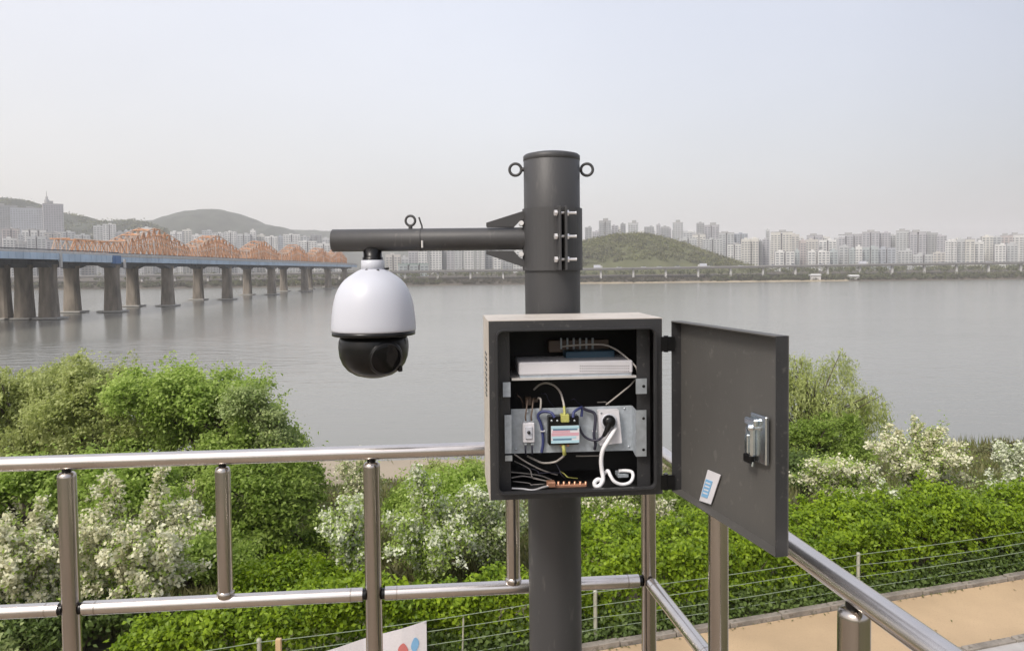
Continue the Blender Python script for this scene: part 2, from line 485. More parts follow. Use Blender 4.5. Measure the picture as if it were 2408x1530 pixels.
# water
wm = bpy.data.materials.new('river_water')
wm.use_nodes = True
nt = wm.node_tree; b = nt.nodes['Principled BSDF']
b.inputs['Base Color'].default_value = (0.20, 0.20, 0.178, 1)
b.inputs['Roughness'].default_value = 0.16
b.inputs['IOR'].default_value = 1.33
wtc = nt.nodes.new('ShaderNodeTexCoord')
wmp = nt.nodes.new('ShaderNodeMapping'); wmp.inputs['Scale'].default_value = (0.35, 1.0, 1.0)
nt.links.new(wtc.outputs['Object'], wmp.inputs[0])
wn1 = nt.nodes.new('ShaderNodeTexNoise'); wn1.inputs['Scale'].default_value = 0.55; wn1.inputs['Detail'].default_value = 4
nt.links.new(wmp.outputs[0], wn1.inputs['Vector'])
wn2 = nt.nodes.new('ShaderNodeTexNoise'); wn2.inputs['Scale'].default_value = 0.018; wn2.inputs['Detail'].default_value = 3
nt.links.new(wmp.outputs[0], wn2.inputs['Vector'])
wr = nt.nodes.new('ShaderNodeMapRange')
wr.inputs['From Min'].default_value = 0.40; wr.inputs['From Max'].default_value = 0.66
wr.inputs['To Min'].default_value = 0.17; wr.inputs['To Max'].default_value = 0.42
nt.links.new(wn2.outputs[0], wr.inputs[0])
# wind-ruffled patch by the left bank
wsep = nt.nodes.new('ShaderNodeSeparateXYZ'); nt.links.new(wtc.outputs['Object'], wsep.inputs[0])
wvd = nt.nodes.new('ShaderNodeVectorMath'); wvd.operation = 'DISTANCE'; wvd.inputs[1].default_value = (-1.3, 1.8, 0)
wms = nt.nodes.new('ShaderNodeMapping'); wms.inputs['Scale'].default_value = (0.0166, 0.0166, 0)
nt.links.new(wtc.outputs['Object'], wms.inputs[0]); nt.links.new(wms.outputs[0], wvd.inputs[0])
wpr = nt.nodes.new('ShaderNodeMapRange'); wpr.inputs['From Min'].default_value = 0.85; wpr.inputs['From Max'].default_value = 0.35
wpr.inputs['To Max'].default_value = 1.2
nt.links.new(wvd.outputs['Value'], wpr.inputs[0])
wadd = nt.nodes.new('ShaderNodeMath'); nt.links.new(wr.outputs[0], wadd.inputs[0]); nt.links.new(wpr.outputs[0], wadd.inputs[1])
wb = nt.nodes.new('ShaderNodeBump'); wb.inputs['Distance'].default_value = 0.35
nt.links.new(wadd.outputs[0], wb.inputs['Strength']); nt.links.new(wn1.outputs[0], wb.inputs['Height']); nt.links.new(wb.outputs[0], b.inputs['Normal'])
WZ = -14.0
MB().add([(-4500, 40, WZ), (4500, 40, WZ), (4500, 690, WZ), (-4500, 690, WZ)], [(0, 1, 2, 3)]).build('river_water', wm, kind='structure')

# far land: shore slope, a flat city shelf rising to the hills
rng = np.random.default_rng(7)
def vnoise(x, y, s, seed):
    def h(i, j):
        v = np.sin(i * 127.1 + j * 311.7 + seed * 17.3) * 43758.5453
        return v - np.floor(v)
    x = x / s; y = y / s
    i = np.floor(x); j = np.floor(y); u = x - i; v = y - j
    u = u * u * (3 - 2 * u); v = v * v * (3 - 2 * v)
    return (h(i, j) * (1 - u) + h(i + 1, j) * u) * (1 - v) + (h(i, j + 1) * (1 - u) + h(i + 1, j + 1) * u) * v
def fbm(x, y, s, seed): return vnoise(x, y, s, seed) + 0.5 * vnoise(x, y, s / 2, seed + 1) + 0.25 * vnoise(x, y, s / 4, seed + 2) - 0.87
def shore_y(x): return 652 + 10 * np.sin(x * 0.004 + 0.6) + 8 * (vnoise(x, x * 0, 60, 4) - 0.5)
def far_h(x, y):
    d = y - shore_y(x)
    z = np.where(d < 0, -14.6 + d * 0.05, np.where(d < 6, -14.3 + d * 0.2, -13.1 + np.minimum(d - 6, 34) * 0.16))
    z = z + np.clip((y - 760) / 700, 0, 1) * 8
    return z
M['far_ground'] = node_mat('far_ground', (0.075, 0.062, 0.045), 0.95, var=0.35, scale=0.03, bump=0.3, bscale=0.3)
M['far_sand'] = node_mat('shore_sand', (0.30, 0.25, 0.17), 0.95, var=0.2, scale=0.06)
xs = np.unique(np.concatenate([np.linspace(-4500, -700, 14), np.linspace(-700, 800, 151), np.linspace(800, 4500, 14)]))
ys = np.unique(np.concatenate([np.linspace(625, 720, 40), np.linspace(720, 1500, 20), np.linspace(1500, 4500, 8)]))
grid_sheet('far_shore', xs, ys, far_h, M['far_ground'])
# sand strip at the far waterline
xs2 = np.linspace(60, 300, 60)
V = []; 
for x in xs2:
    y0 = float(shore_y(x)); V += [(x, y0 - 1.5, -14.25), (x, y0 + 7, float(far_h(np.array(x), np.array(y0 + 7.0))) + 0.12)]
MB().add(V, [(2 * i, 2 * i + 2, 2 * i + 3, 2 * i + 1) for i in range(len(xs2) - 1)]).build('far_sand_strip', M['far_sand'], kind='structure')

def hill(name, D, prof, depth, mat, seed, rough, nx=120, ny=40, base=-9.0):
    """A hill whose skyline follows prof = [(px, py)...] seen at distance D; a real ridge falling off to both sides."""
    pts = [at(px, py, D) for px, py in prof]
    X = np.array([p.x for p in pts]); Zs = np.array([p.z for p in pts])
    xs = np.linspace(X[0], X[-1], nx); ys = np.linspace(D - depth, D + depth, ny)
    def hf(x, y):
        top = np.interp(x, X, Zs)
        f = np.clip(1 - ((y - D) / depth) ** 2, 0, 1) ** 0.8
        z = base + (top - base) * f
        return z + fbm(x, y, rough * 4, seed) * rough * f * 0.5 - 1.0
    return grid_sheet(name, xs, ys, hf, mat)

M['mountain'] = node_mat('mountain_woods', (0.045, 0.052, 0.035), 0.95, var=0.4, scale=0.02, bump=1.0, bscale=0.06)
M['greenhill'] = node_mat('green_hill_ground', (0.085, 0.09, 0.04), 0.95, var=0.4, scale=0.03)
hill('mountain', 2400, [(385, 560), (411, 520), (435, 506), (460, 498), (486, 494), (527, 494), (557, 500), (585, 511), (615, 525), (668, 534), (695, 548), (740, 562)], 500, M['mountain'], 3, 9)
hill('far_ridge', 2900, [(240, 560), (300, 526), (355, 518), (420, 517), (520, 525), (640, 540), (700, 540), (790, 543), (900, 552), (1100, 560), (1400, 570), (1700, 600)], 300, M['mountain'], 5, 8)
hill('far_hill', 1500, [(-260, 560), (-120, 500), (0, 482), (30, 466), (62, 470), (110, 495), (150, 500), (190, 507), (230, 521), (330, 518), (380, 540), (470, 590)], 260, M['mountain'], 8, 8)
hill('green_hill', 900, [(1265, 632), (1300, 600), (1360, 572), (1400, 562), (1450, 552), (1500, 551), (1550, 558), (1600, 574), (1660, 596), (1720, 618), (1745, 632)], 110, M['greenhill'], 11, 5)
hill('low_green_rise', 1000, [(2270, 625), (2340, 612), (2410, 604), (2520, 596), (2700, 610), (2800, 625)], 60, M['greenhill'], 13, 4)

# path along the near bank, with kerbs and pale paving on this side
def strip(name, t0, t1, z, mat, s0=-30, s1=60, n=30):
    V = []
    for i in range(n + 1):
        s_ = s0 + (s1 - s0) * i / n
        V += [on_bank(s_, t0, z), on_bank(s_, t1, z)]
    return MB().add(V, [(2 * i, 2 * i + 2, 2 * i + 3, 2 * i + 1) for i in range(n)]).build(name, mat, kind='structure')
strip('path', -1.66, 0.0, -6.0, M['path'])
strip('pavement', -6.0, -1.80, -5.985, M['pavelight'])
kb = bpy.data.objects.new('kerb', None); col.objects.link(kb); kb['kind'] = 'structure'; kb.location = on_bank(0, 0, -6)
def kerb_stone_me():
    mb = MB().box((0, 0, 0), (0.985, 0.13, 0.17), bev=0.012)
    me = bpy.data.meshes.new('kerb_stone'); me.from_pydata(mb.v, [], mb.f); me.materials.append(M['kerb']); return me
ksm = kerb_stone_me()
rr = random.Random(3)
for tt, zz in ((0.075, -6.0), (-1.735, -6.03)):
    for i in range(-9, 22):
        o = bpy.data.objects.new('kerb_stone', ksm); col.objects.link(o); o.parent = kb
        p = on_bank(i + 0.5, tt + rr.uniform(-.008, .008), zz + rr.uniform(-.012, .012)) - kb.location
        o.location = p; o.rotation_euler = (rr.uniform(-.02, .02), 0, math.atan2(EDIR.y, EDIR.x) + rr.uniform(-.006, .006))

# the raised deck the pole stands on
RZ_LOW, RZ_TOP, DECK_Z = -0.914, -0.511, -1.60
CORNER = Vector((0.391, 2.145, 0)); LDIR = Vector((-1.615, -0.145, 0)).normalized(); RDIR = Vector((0.142, -1.0, 0)).normalized()
M['deck'] = node_mat('deck_board', (0.22, 0.17, 0.12), 0.8, var=0.15, scale=8, stretch=(1, 0.1, 1))
inn = (LDIR + RDIR).normalized()
c0 = CORNER - inn * 0.12
dp = [c0, c0 + LDIR * 5.0, c0 + LDIR * 5.0 + RDIR * 5.5, c0 + RDIR * 5.5]
dk = MB().plate([p + Vector((0, 0, DECK_Z - 0.13)) for p in dp], (0, 0, 0.22)).build('deck', M['concrete'], kind='structure')
nb = 38
for i in range(nb):
    a = c0 + RDIR * (5.5 * (i + 0.5) / nb) + LDIR * 2.5
    MB().box(a + Vector((0, 0, DECK_Z - 0.01)), (4.99, 0.138, 0.028), (LDIR, RDIR, Vector((0, 0, 1)))).build('board', M['deck'], dk)
for i, (u_, v_) in enumerate(((0.4, 0.4), (4.6, 0.4), (0.4, 5.0), (4.6, 5.0))):
    p = c0 + LDIR * u_ + RDIR * v_
    MB().box((p.x, p.y, (-6.1 + DECK_Z - .24) / 2), (0.3, 0.3, DECK_Z - .24 + 6.1)).build('column', M['concrete'], dk)

# ------------------------------------------------------------------ haze
hz = MB().box((0, 2050, 105.5), (9400, 5100, 249))
hzo = hz.build('haze', None, kind='stuff')
hm = bpy.data.materials.new('haze'); hm.use_nodes = True
nt = hm.node_tree
nt.nodes.remove(nt.nodes['Principled BSDF'])
pv = nt.nodes.new('ShaderNodeVolumePrincipled')
pv.inputs['Color'].default_value = (0.97, 0.97, 0.98, 1)
pv.inputs['Density'].default_value = 0.00021
nt.links.new(pv.outputs[0], nt.nodes['Material Output'].inputs['Volume'])
hzo.data.materials.append(hm)
#@@HAZE

# ------------------------------------------------------------------ foliage builders
def unit(a): return a / (np.linalg.norm(a, axis=-1, keepdims=True) + 1e-9)

def leaves_np(P, N, L, W, rg, axis=None, fold=0.25):
    """One folded rhombus per leaf: P centres, N normals, L lengths, W widths."""
    n = len(P)
    if axis is None: axis = rg.normal(size=(n, 3))
    T = unit(axis - N * np.sum(axis * N, -1, keepdims=True))
    S = np.cross(N, T)
    L = np.broadcast_to(np.asarray(L, float), (n,))[:, None]; W = np.broadcast_to(np.asarray(W, float), (n,))[:, None]
    up = N * W * fold
    V = np.stack([P - T * L / 2, P + S * W / 2 + up - T * L * 0.06, P + T * L / 2, P - S * W / 2 + up - T * L * 0.06], 1)
    return V.reshape(-1, 3)

def build_leaves(name, V, mat, parent, kind=None):
    o0 = wloc(parent) if parent else Vector((0, 0, 0))
    V = V - np.array(o0)[None, :]
    return tag(link_mesh(name, mesh_np(V, np.arange(len(V)).reshape(-1, 4)), mat, parent), kind=kind)

def crown_points(rg, blobs, n, shell=0.45, sub=18):
    """Clump centres on many small lobes that sit in and on the crown's blobs."""
    SC = []; SR = []
    for c, r in blobs:
        c = np.array(c, float); r = np.array(r, float)
        d = unit(rg.normal(size=(sub, 3))); d[:, 2] = np.where(d[:, 2] < -0.3, -d[:, 2], d[:, 2])
        f = 0.35 + 0.62 * rg.random(sub) ** 0.7
        SC.append(c + d * r * f[:, None]); SR.append(np.mean(r) * (0.18 + 0.22 * rg.random(sub)))
    SC = np.concatenate(SC); SR = np.concatenate(SR)
    w = SR ** 2; w /= w.sum()
    k = rg.choice(len(SC), n, p=w)
    d = unit(rg.normal(size=(n, 3)) + np.array([0, 0, 0.35]))
    f = shell + (1 - shell) * np.sqrt(rg.random(n))
    return SC[k] + d * SR[k][:, None] * f[:, None], d

def tree(name, loc, blobs, label, cat, mat, seed, sub=26, clumps=500, per=60, cr=0.35, leaf=(0.11, 0.055), trunk_r=0.16, group=None,
         droop=0.0, limbs=14, sparse=0, extra=None):
    """Tapered trunk with limbs, and a crown of leaf clumps spread through several blobs (blob centres are offsets from loc)."""
    rg = np.random.default_rng(seed)
    loc = Vector(loc)
    t = thing(name, loc, label, cat, group)
    C, d = crown_points(rg, blobs, clumps, sub=sub)
    cen = np.array([b_[0] for b_ in blobs], float).mean(0)
    top = max(b_[0][2] + b_[1][2] for b_ in blobs)
    # trunk and limbs
    tb = MB()
    hgt = cen[2] + 0.25 * (top - cen[2])
    tp = [Vector((0, 0, -0.4))] + [Vector((cen[0] * f ** 1.5 + 0.12 * math.sin(5 * f + seed), cen[1] * f ** 1.5 + 0.1 * math.cos(4 * f + seed), hgt * f)) for f in (0.12, 0.3, 0.5, 0.75, 1.0)]
    tb.tube([loc + p for p in tp], [trunk_r * q for q in (1.3, 1.0, 0.85, 0.68, 0.42, 0.2)], 8)
    pick = rg.choice(len(C), min(limbs, len(C)), replace=False)
    for i in pick:
        f = 0.25 + 0.6 * rg.random()
        j = f * 5; a = tp[int(j)].lerp(tp[min(int(j) + 1, 5)], j - int(j))
        q = Vector(C[i]); mid = a.lerp(q, 0.5) + Vector((0, 0, 0.15 * (q - a).length))
        tb.tube([loc + a, loc + a.lerp(mid, 0.6), loc + mid, loc + q], [trunk_r * .45, trunk_r * .3, trunk_r * .22, trunk_r * .08], 5)
    tb.build('trunk', M['bark'], t)
    # foliage
    rk = cr * (0.6 + 0.8 * rg.random(clumps))
    n = clumps * per
    k = np.repeat(np.arange(clumps), per)
    P = C[k] + rg.normal(size=(n, 3)) * rk[k][:, None] * np.array([0.55, 0.55, 0.36])
    P = P + rg.normal(size=(n, 3)) * np.where(rg.random(n) < 0.12, cr * 1.1, 0.0)[:, None]
    ax = None
    if droop > 0:                                   # hanging strands
        fall = rg.random(n) ** 1.2 * droop * (0.5 + rg.random(clumps)[k])
        strand = rg.integers(0, 5, n)
        off = rg.normal(size=(clumps, 5, 3)) * np.array([0.5, 0.5, 0.25]) * cr
        P = C[k] + off[k, strand] + rg.normal(size=(n, 3)) * 0.035
        P[:, 2] -= fall
        P[:, :2] += unit(P[:, :2] - cen[:2]) * (np.minimum(fall, 0.5) * 0.2)[:, None]
        ax = np.array([0, 0, -1.0]) + rg.normal(size=(n, 3)) * 0.35
    N = unit(0.7 * unit(P - cen) + np.array([0, 0, 0.55]) + 0.75 * rg.normal(size=(n, 3)))
    Ls = leaf[0] * (0.65 + 0.7 * rg.random(n)); Ws = leaf[1] * (0.65 + 0.7 * rg.random(n))
    build_leaves('crown', leaves_np(P + np.array(loc), N, Ls, Ws, rg, ax), mat, t)
    if extra:                                       # a second kind of foliage: twig tips above the crown
        m2, k2, sz = extra
        Cs, ds = crown_points(rg, blobs, k2, 0.9)
        Cs = Cs + ds * 0.15
        nn = k2 * 26
        kk = np.repeat(np.arange(k2), 26)
        dirs = unit(ds + np.array([0, 0, 0.8]) + 0.4 * rg.normal(size=ds.shape))
        P = Cs[kk] + dirs[kk] * (rg.random(nn) * 0.7)[:, None] + rg.normal(size=(nn, 3)) * 0.06
        N = unit(rg.normal(size=(nn, 3)) + np.array([0, 0, 0.4]))
        build_leaves('leafy_twigs', leaves_np(P + np.array(loc), N, sz * (0.7 + 0.6 * rg.random(nn)), sz * 0.5, rg), m2, t)
    return t

def spray_shrub(name, loc, radius, height, label, cat, seed, stems=90, bmat='blossom', lmat='leaf_silver', blossoms=70, leaves=40, bs=0.062, ls=0.07,
                group=None, lean=(0, 0), start=0.3, spread=0.05):
    """Arching stems from one base, the outer part of each set with blossoms and small leaves."""
    rg = np.random.default_rng(seed)
    loc = Vector(loc)
    t = thing(name, loc, label, cat, group)
    sb = MB(); BP = []; LP = []
    na = max(9, stems // 6)
    arms = [(2 * math.pi * (q * 0.618 % 1) + rg.normal() * .2, radius * (0.1 + 0.95 * math.sqrt((q + .5) / na)), 0.50 + 0.5 * rg.random()) for q in range(na)]
    for i in range(stems):
        az, out, uf = arms[i % na]
        j_ = 0.35 + 0.65 * rg.random() ** 0.6
        az += rg.normal() * 0.16; out *= j_ * (1 + 0.1 * rg.normal())
        up = height * uf * (0.45 + 0.55 * j_) * (1 - 0.30 * min(out / radius, 1) ** 2)
        p0 = np.array([math.cos(az), math.sin(az), 0]) * 0.16 * radius * rg.random()
        p3 = np.array([math.cos(az) * out + lean[0], math.sin(az) * out + lean[1], up])
        p1 = p0 + np.array([0, 0, up * 0.6]); p2 = p3 * np.array([0.72, 0.72, 1.0]) + np.array([0, 0, up * 0.08])
        tt = np.linspace(0, 1, 6)[:, None]
        path = p0 * (1 - tt) ** 3 + p1 * 3 * tt * (1 - tt) ** 2 + p2 * 3 * tt ** 2 * (1 - tt) + p3 * tt ** 3
        sb.tube([loc + Vector(p) for p in path], [0.012, 0.010, 0.008, 0.006, 0.004, 0.003], 4)
        for (m, st, store, sp) in ((blossoms, start, BP, spread), (leaves, 0.1, LP, spread * 1.8)):
            m = int(m * (0.6 + 0.8 * rg.random()))
            nd_ = st + (1 - st) * (rg.random(5) if store is BP else rg.random(m))
            t_ = np.clip((nd_[rg.integers(0, 5, m)] + 0.028 * rg.normal(size=m)) if store is BP else nd_, 0, 1.02)[:, None]
            q = p0 * (1 - t_) ** 3 + p1 * 3 * t_ * (1 - t_) ** 2 + p2 * 3 * t_ ** 2 * (1 - t_) + p3 * t_ ** 3
            store.append(q + rg.normal(size=(m, 3)) * sp)
    sb.build('stem', M['twig'], t)
    BP = np.concatenate(BP); LP = np.concatenate(LP)
    def put(nm, P, sz, asp, m):
        n = len(P)
        if n < 8: return
        N = unit(0.5 * unit(P - np.array([0, 0, height * 0.4])) + np.array([0, 0, 0.45]) + 0.8 * rg.normal(size=(n, 3)))
        build_leaves(nm, leaves_np(P + np.array(loc), N, sz * (0.7 + 0.6 * rg.random(n)), sz * asp * (0.7 + 0.6 * rg.random(n)), rg), M[m], t)
    put('foliage', LP, ls, 0.5, lmat)
    put('blossom', BP, bs, 0.85, bmat)
    return t

def ground(x, y): return float(bank_h(np.array(float(x)), np.array(float(y))))
def foot(px, D):                                   # where on the bank a plant stands that is seen at column px, D metres ahead
    p = at(px, 1000, D); return Vector((p.x, D, ground(p.x, D)))

# ------------------------------------------------------------------ trees on the near bank
def tree_at(name, px, D, blobs_px, depth, *a, **k):
    """blobs given as (px, py, half width px, half height px) where they are seen at distance D"""
    base = foot(px, D)
    bl = []
    for i, (bx_, by_, hw, hh) in enumerate(blobs_px):
        p = at(bx_, by_, D)
        bl.append(((p.x - base.x, depth * 0.35 * math.sin(2.1 * i), p.z - base.z), (hw * D / F_PX, depth * 0.75, hh * D / F_PX)))
    return tree(name, base, bl, *a, **k)

tree_at('willow_tree', 60, 25, [(20, 950, 55, 85), (85, 925, 50, 72), (-40, 945, 90, 90), (150, 915, 50, 68), (20, 1020, 160, 110), (160, 1040, 110, 110), (60, 1090, 160, 130), (200, 1060, 80, 110)], 2.2,
        'yellow green willow with loose hanging twigs at the far left of the bank', 'tree', M['leaf_willow'], 21, clumps=1200, per=40, cr=0.28, leaf=(0.14, 0.055), droop=0.4, limbs=30, extra=(M['leaf_willow'], 70, 0.10))
tree_at('leafy_tree', 250, 24, [(215, 930, 50, 75), (275, 950, 50, 78), (180, 1000, 70, 80), (300, 1040, 100, 80)], 1.8,
        'yellow green leafy tree between the willow and the bright green tree', 'tree', M['leaf_willow'], 20, clumps=700, per=36, sub=14, cr=0.22, leaf=(0.12, 0.065), limbs=22, extra=(M['leaf_willow'], 46, 0.10))
tree_at('leafy_tree', 480, 23, [(325, 955, 48, 72), (385, 975, 50, 95), (455, 945, 50, 78), (515, 960, 46, 80), (575, 965, 46, 70), (625, 1020, 40, 72), (655, 1075, 40, 60), (400, 1050, 150, 90), (560, 1080, 110, 80)], 2.0,
        'bright green rounded tree behind the top rail, right of the yellow willow', 'tree', M['leaf_bright'], 22, clumps=2000, per=36, sub=14, cr=0.24, leaf=(0.125, 0.075), limbs=26,
        extra=(M['leaf_bright'], 90, 0.10))
tree_at('leafy_tree', 645, 22, [(635, 1010, 40, 62), (655, 1070, 46, 55), (580, 955, 45, 50)], 1.0,
        'pale silvery green tree at the right edge of the bright green crowns', 'tree', M['leaf_silver'], 23, clumps=330, per=34, cr=0.2, leaf=(0.11, 0.06), limbs=20, trunk_r=0.1)
tree_at('leafy_tree', 620, 17.5, [(600, 1170, 120, 110), (690, 1210, 95, 120), (560, 1290, 110, 100), (680, 1330, 110, 80)], 1.6,
        'darker green bushy tree below the top rail, between the white shrubs', 'tree', M['leaf_mid'], 24, clumps=1050, per=40, cr=0.2, leaf=(0.10, 0.055), limbs=22, trunk_r=0.12)
tree_at('leafy_tree', 60, 17, [(40, 1170, 150, 90), (200, 1170, 110, 80), (-90, 1200, 110, 110), (330, 1190, 110, 100)], 1.4,
        'mid green leafy tree low at the left, behind the cream shrubs', 'tree', M['leaf_bright'], 25, clumps=950, per=38, cr=0.2, leaf=(0.10, 0.06), limbs=20, trunk_r=0.12)
tree_at('willow_tree', 1900, 30, [(1875, 880, 42, 52), (1985, 875, 46, 50), (1925, 940, 70, 60), (1830, 930, 60, 90), (1890, 1040, 110, 70), (2020, 950, 32, 60)], 2.0,
        'feathery pale willow standing at the water right of the open cabinet door', 'tree', M['leaf_willow'], 26, clumps=440, per=44, cr=0.26, leaf=(0.19, 0.04), droop=1.5, limbs=60, trunk_r=0.13)
tree_at('leafy_tree', 1900, 27, [(1960, 1030, 75, 50), (1870, 1060, 90, 55), (1985, 1080, 60, 40)], 1.4,
        'small green bush at the foot of the right-hand willow', 'bush', M['leaf_mid'], 27, clumps=420, per=40, cr=0.2, leaf=(0.12, 0.06), limbs=14, trunk_r=0.08)

# ------------------------------------------------------------------ flowering shrubs
SH = [  # px, D, radius, height, label, options
    (310, 12.0, 1.25, 3.0, 'cream flowering shrub between the two leftmost posts of the railing', dict(stems=190, blossoms=125, leaves=55, seed=31, lmat='leaf_bright', bs=0.07)),
    (40, 11.6, 1.0, 2.5, 'cream flowering shrub left of the leftmost railing post', dict(stems=170, blossoms=125, leaves=42, seed=32, lmat='leaf_bright', bs=0.07)),
    (815, 13.6, 0.6, 2.5, 'thin white sprayed shrub left of the middle railing post', dict(stems=60, blossoms=70, leaves=60, seed=33, bmat='blossomw', lmat='leaf_bright')),
    (850, 16.0, 0.7, 2.95, 'tall buff flowering shrub behind the middle railing post', dict(stems=70, blossoms=75, leaves=40, seed=34)),
    (1010, 13.7, 1.1, 2.55, 'silvery green flowering shrub left of the pole, under the cabinet', dict(stems=120, blossoms=80, leaves=110, seed=35, bs=0.068, bmat='blossomw', lmat='leaf_bright')),
    (1165, 14.0, 0.9, 2.3, 'pale silver leaved shrub just left of the pole foot', dict(stems=90, blossoms=62, leaves=95, seed=36, bmat='blossomw')),
    (1470, 16.2, 1.3, 2.5, 'white flecked shrub right of the pole, below the cabinet', dict(stems=120, blossoms=62, leaves=90, seed=37, lmat='leaf_mid')),
    (1990, 16.4, 1.1, 2.35, 'yellowish white flowering shrub just right of the open door', dict(stems=120, blossoms=85, leaves=80, seed=38, lean=(-.2, 0), lmat='leaf_bright', bs=0.07)),
    (2160, 18.2, 1.25, 2.75, 'large cream flowering shrub right of the right-hand willow', dict(stems=150, blossoms=105, leaves=60, seed=39, lmat='leaf_bright', bs=0.075)),
    (2080, 14.9, 0.8, 1.75, 'low white flecked shrub behind the hedge at the right', dict(stems=70, blossoms=50, leaves=70, seed=40, bmat='blossomw', lmat='leaf_mid')),
    (2400, 18.0, 0.7, 2.0, 'white flowering shrub at the right edge of the bank', dict(stems=60, blossoms=110, leaves=40, seed=41, bs=0.075, bmat='blossomw')),
    (2330, 16.2, 0.5, 1.55, 'small white sprigged shrub above the hedge at the far right', dict(stems=20, blossoms=70, leaves=34, seed=42, bmat='blossomw', lmat='leaf_bright')),
]
for (px, D, r_, h_, lab, kw) in SH:
    spray_shrub('flowering_shrub', foot(px, D), r_, h_, lab, 'shrub', group='flowering shrubs on the river bank', **kw)
# leafy shrubs without flowers
for (px, D, bl, lab, m, sd_, ncl) in [
    (1060, 15.6, [(1050, 1180, 95, 60), (980, 1220, 80, 60), (1110, 1150, 60, 50), (1060, 1270, 120, 60)], 'bright green bush behind the silvery shrub left of the pole', 'leaf_bright', 51, 260),
    (1120, 19.0, [(1110, 1135, 70, 38), (1030, 1140, 60, 28)], 'yellow green bush by the sandy shore, left of the cabinet', 'leaf_willow', 52, 120),
    (1400, 18.0, [(1390, 1200, 60, 50), (1480, 1200, 80, 45), (1600, 1190, 90, 45)], 'dark green bush behind the pole, under the cabinet', 'leaf_mid', 53, 220),
    (1880, 20.0, [(1880, 1110, 60, 40), (1960, 1135, 70, 35)], 'dark bush between the door and the cream shrub', 'leaf_dark', 54, 140),
    (2220, 16.0, [(2200, 1230, 90, 45), (2120, 1230, 70, 40), (2300, 1200, 80, 40)], 'grey green bush behind the hedge at the right', 'leaf_silver', 55, 150),
    (450, 15.0, [(420, 1330, 110, 90), (520, 1370, 90, 70), (330, 1330, 90, 90)], 'green bush behind the cream shrub, right of its tips', 'leaf_bright', 58, 260),
    (680, 13.2, [(600, 1395, 90, 45), (700, 1390, 100, 50), (780, 1400, 70, 50)], 'lime green low bush under the dark bushy tree', 'leaf_hedge', 59, 230),
    (2390, 44.0, [(2400, 1075, 90, 34), (2330, 1090, 60, 24)], 'brownish dry thicket on the bank at the right edge', 'leaf_dry', 61, 260),
    (170, 11.6, [(120, 1470, 130, 60), (260, 1450, 90, 60)], 'dark green bush under the leftmost cream shrubs', 'leaf_dark', 56, 200),
    (40, 11.2, [(10, 1500, 100, 60)], 'silvery bush in the lower left corner', 'leaf_silver', 57, 90),
]:
    tree_at('bush', px, D, bl, 0.9, lab, 'bush', M[m], sd_, clumps=int(ncl * 2.4), per=40, cr=0.16, leaf=(0.085 * max(1, D / 22), 0.05 * max(1, D / 22)), trunk_r=0.04, limbs=16)

# ------------------------------------------------------------------ hedge behind the wire fence
rg = np.random.default_rng(60)
hd = thing('hedge', on_bank(0, 1.6, -6), 'long bright green hedge behind the low wire fence along the path', 'hedge')
nC = 5200
S = rg.uniform(-7.3, 16, nC)
hh = 1.14 + 0.12 * np.sin(S * 1.1 + 0.4) + 0.10 * np.sin(S * 2.7) + 0.05 * np.sin(S * 6.1) + 0.008 * S
wd = 0.45 + 1.45 * np.clip((S + 1.0) / 1.4, 0, 1) - 0.5 * np.clip((S - 3) / 4, 0, 1)
side = rg.random(nC)
fr = side < 0.42
zf = rg.random(nC) ** 0.8
Tt = np.where(fr, 0.40 + 0.10 * (1 - zf) + 0.25 * rg.random(nC), 0.40 + rg.random(nC) * wd)
Zt = np.where(fr, zf * hh, hh * (0.80 + 0.28 * rg.random(nC)))
edge = np.clip((Tt - 0.45) / 0.5, 0, 1)
Zt = np.where(fr, Zt, Zt * (0.85 + 0.15 * edge)) + np.where(rg.random(nC) < 0.05, 0.18, 0.0)
PC = np.array(EDGE0)[None] + S[:, None] * np.array(EDIR)[None] + Tt[:, None] * np.array(ENRM)[None]
PC[:, 2] = -6.0 + Zt
per = 24
k = np.repeat(np.arange(nC), per); n = nC * per
P = PC[k] + rg.normal(size=(n, 3)) * np.array([0.062, 0.062, 0.045]) * (0.6 + 0.8 * rg.random(nC))[k][:, None]
outw = np.where(fr[k][:, None], -np.array(ENRM)[None] + np.array([0, 0, 0.7]), np.array([0, -0.3, 1.0])[None])
N = unit(outw + 0.6 * rg.normal(size=(n, 3)))
build_leaves('foliage', leaves_np(P, N, 0.078 * (0.55 + 0.9 * rg.random(n)), 0.05 * (0.6 + 0.8 * rg.random(n)), rg), M['leaf_hedge'], hd)
rgi = np.random.default_rng(66)
n = 15000
S2 = rgi.uniform(-7.3, 16, n); T2 = 0.17 + 0.42 * rgi.random(n) ** 0.8; Z2 = rgi.random(n) ** 1.5 * 0.42 * np.clip((T2 - 0.1) / 0.25, 0, 1) * (0.5 + vnoise(S2, T2, 0.8, 3))
PI = np.array(EDGE0)[None] + S2[:, None] * np.array(EDIR)[None] + T2[:, None] * np.array(ENRM)[None]; PI[:, 2] = -5.99 + Z2
NI = unit(-np.array(ENRM)[None] * .6 + np.array([0, 0, .8]) + 0.6 * rgi.normal(size=(n, 3)))
build_leaves('ground_ivy', leaves_np(PI, NI, 0.075 * (0.6 + 0.8 * rgi.random(n)), 0.06 * (0.6 + 0.8 * rgi.random(n)), rgi), M['leaf_dark'], None, 'stuff')
n = 260                                               # dead leaves blown against the kerb and over the path
S2 = rgi.uniform(-4, 16, n); T2 = np.where(rgi.random(n) < .93, -0.01 - 0.10 * rgi.random(n) ** 2, -1.6 * rgi.random(n))
PI = np.array(EDGE0)[None] + S2[:, None] * np.array(EDIR)[None] + T2[:, None] * np.array(ENRM)[None]; PI[:, 2] = -5.985
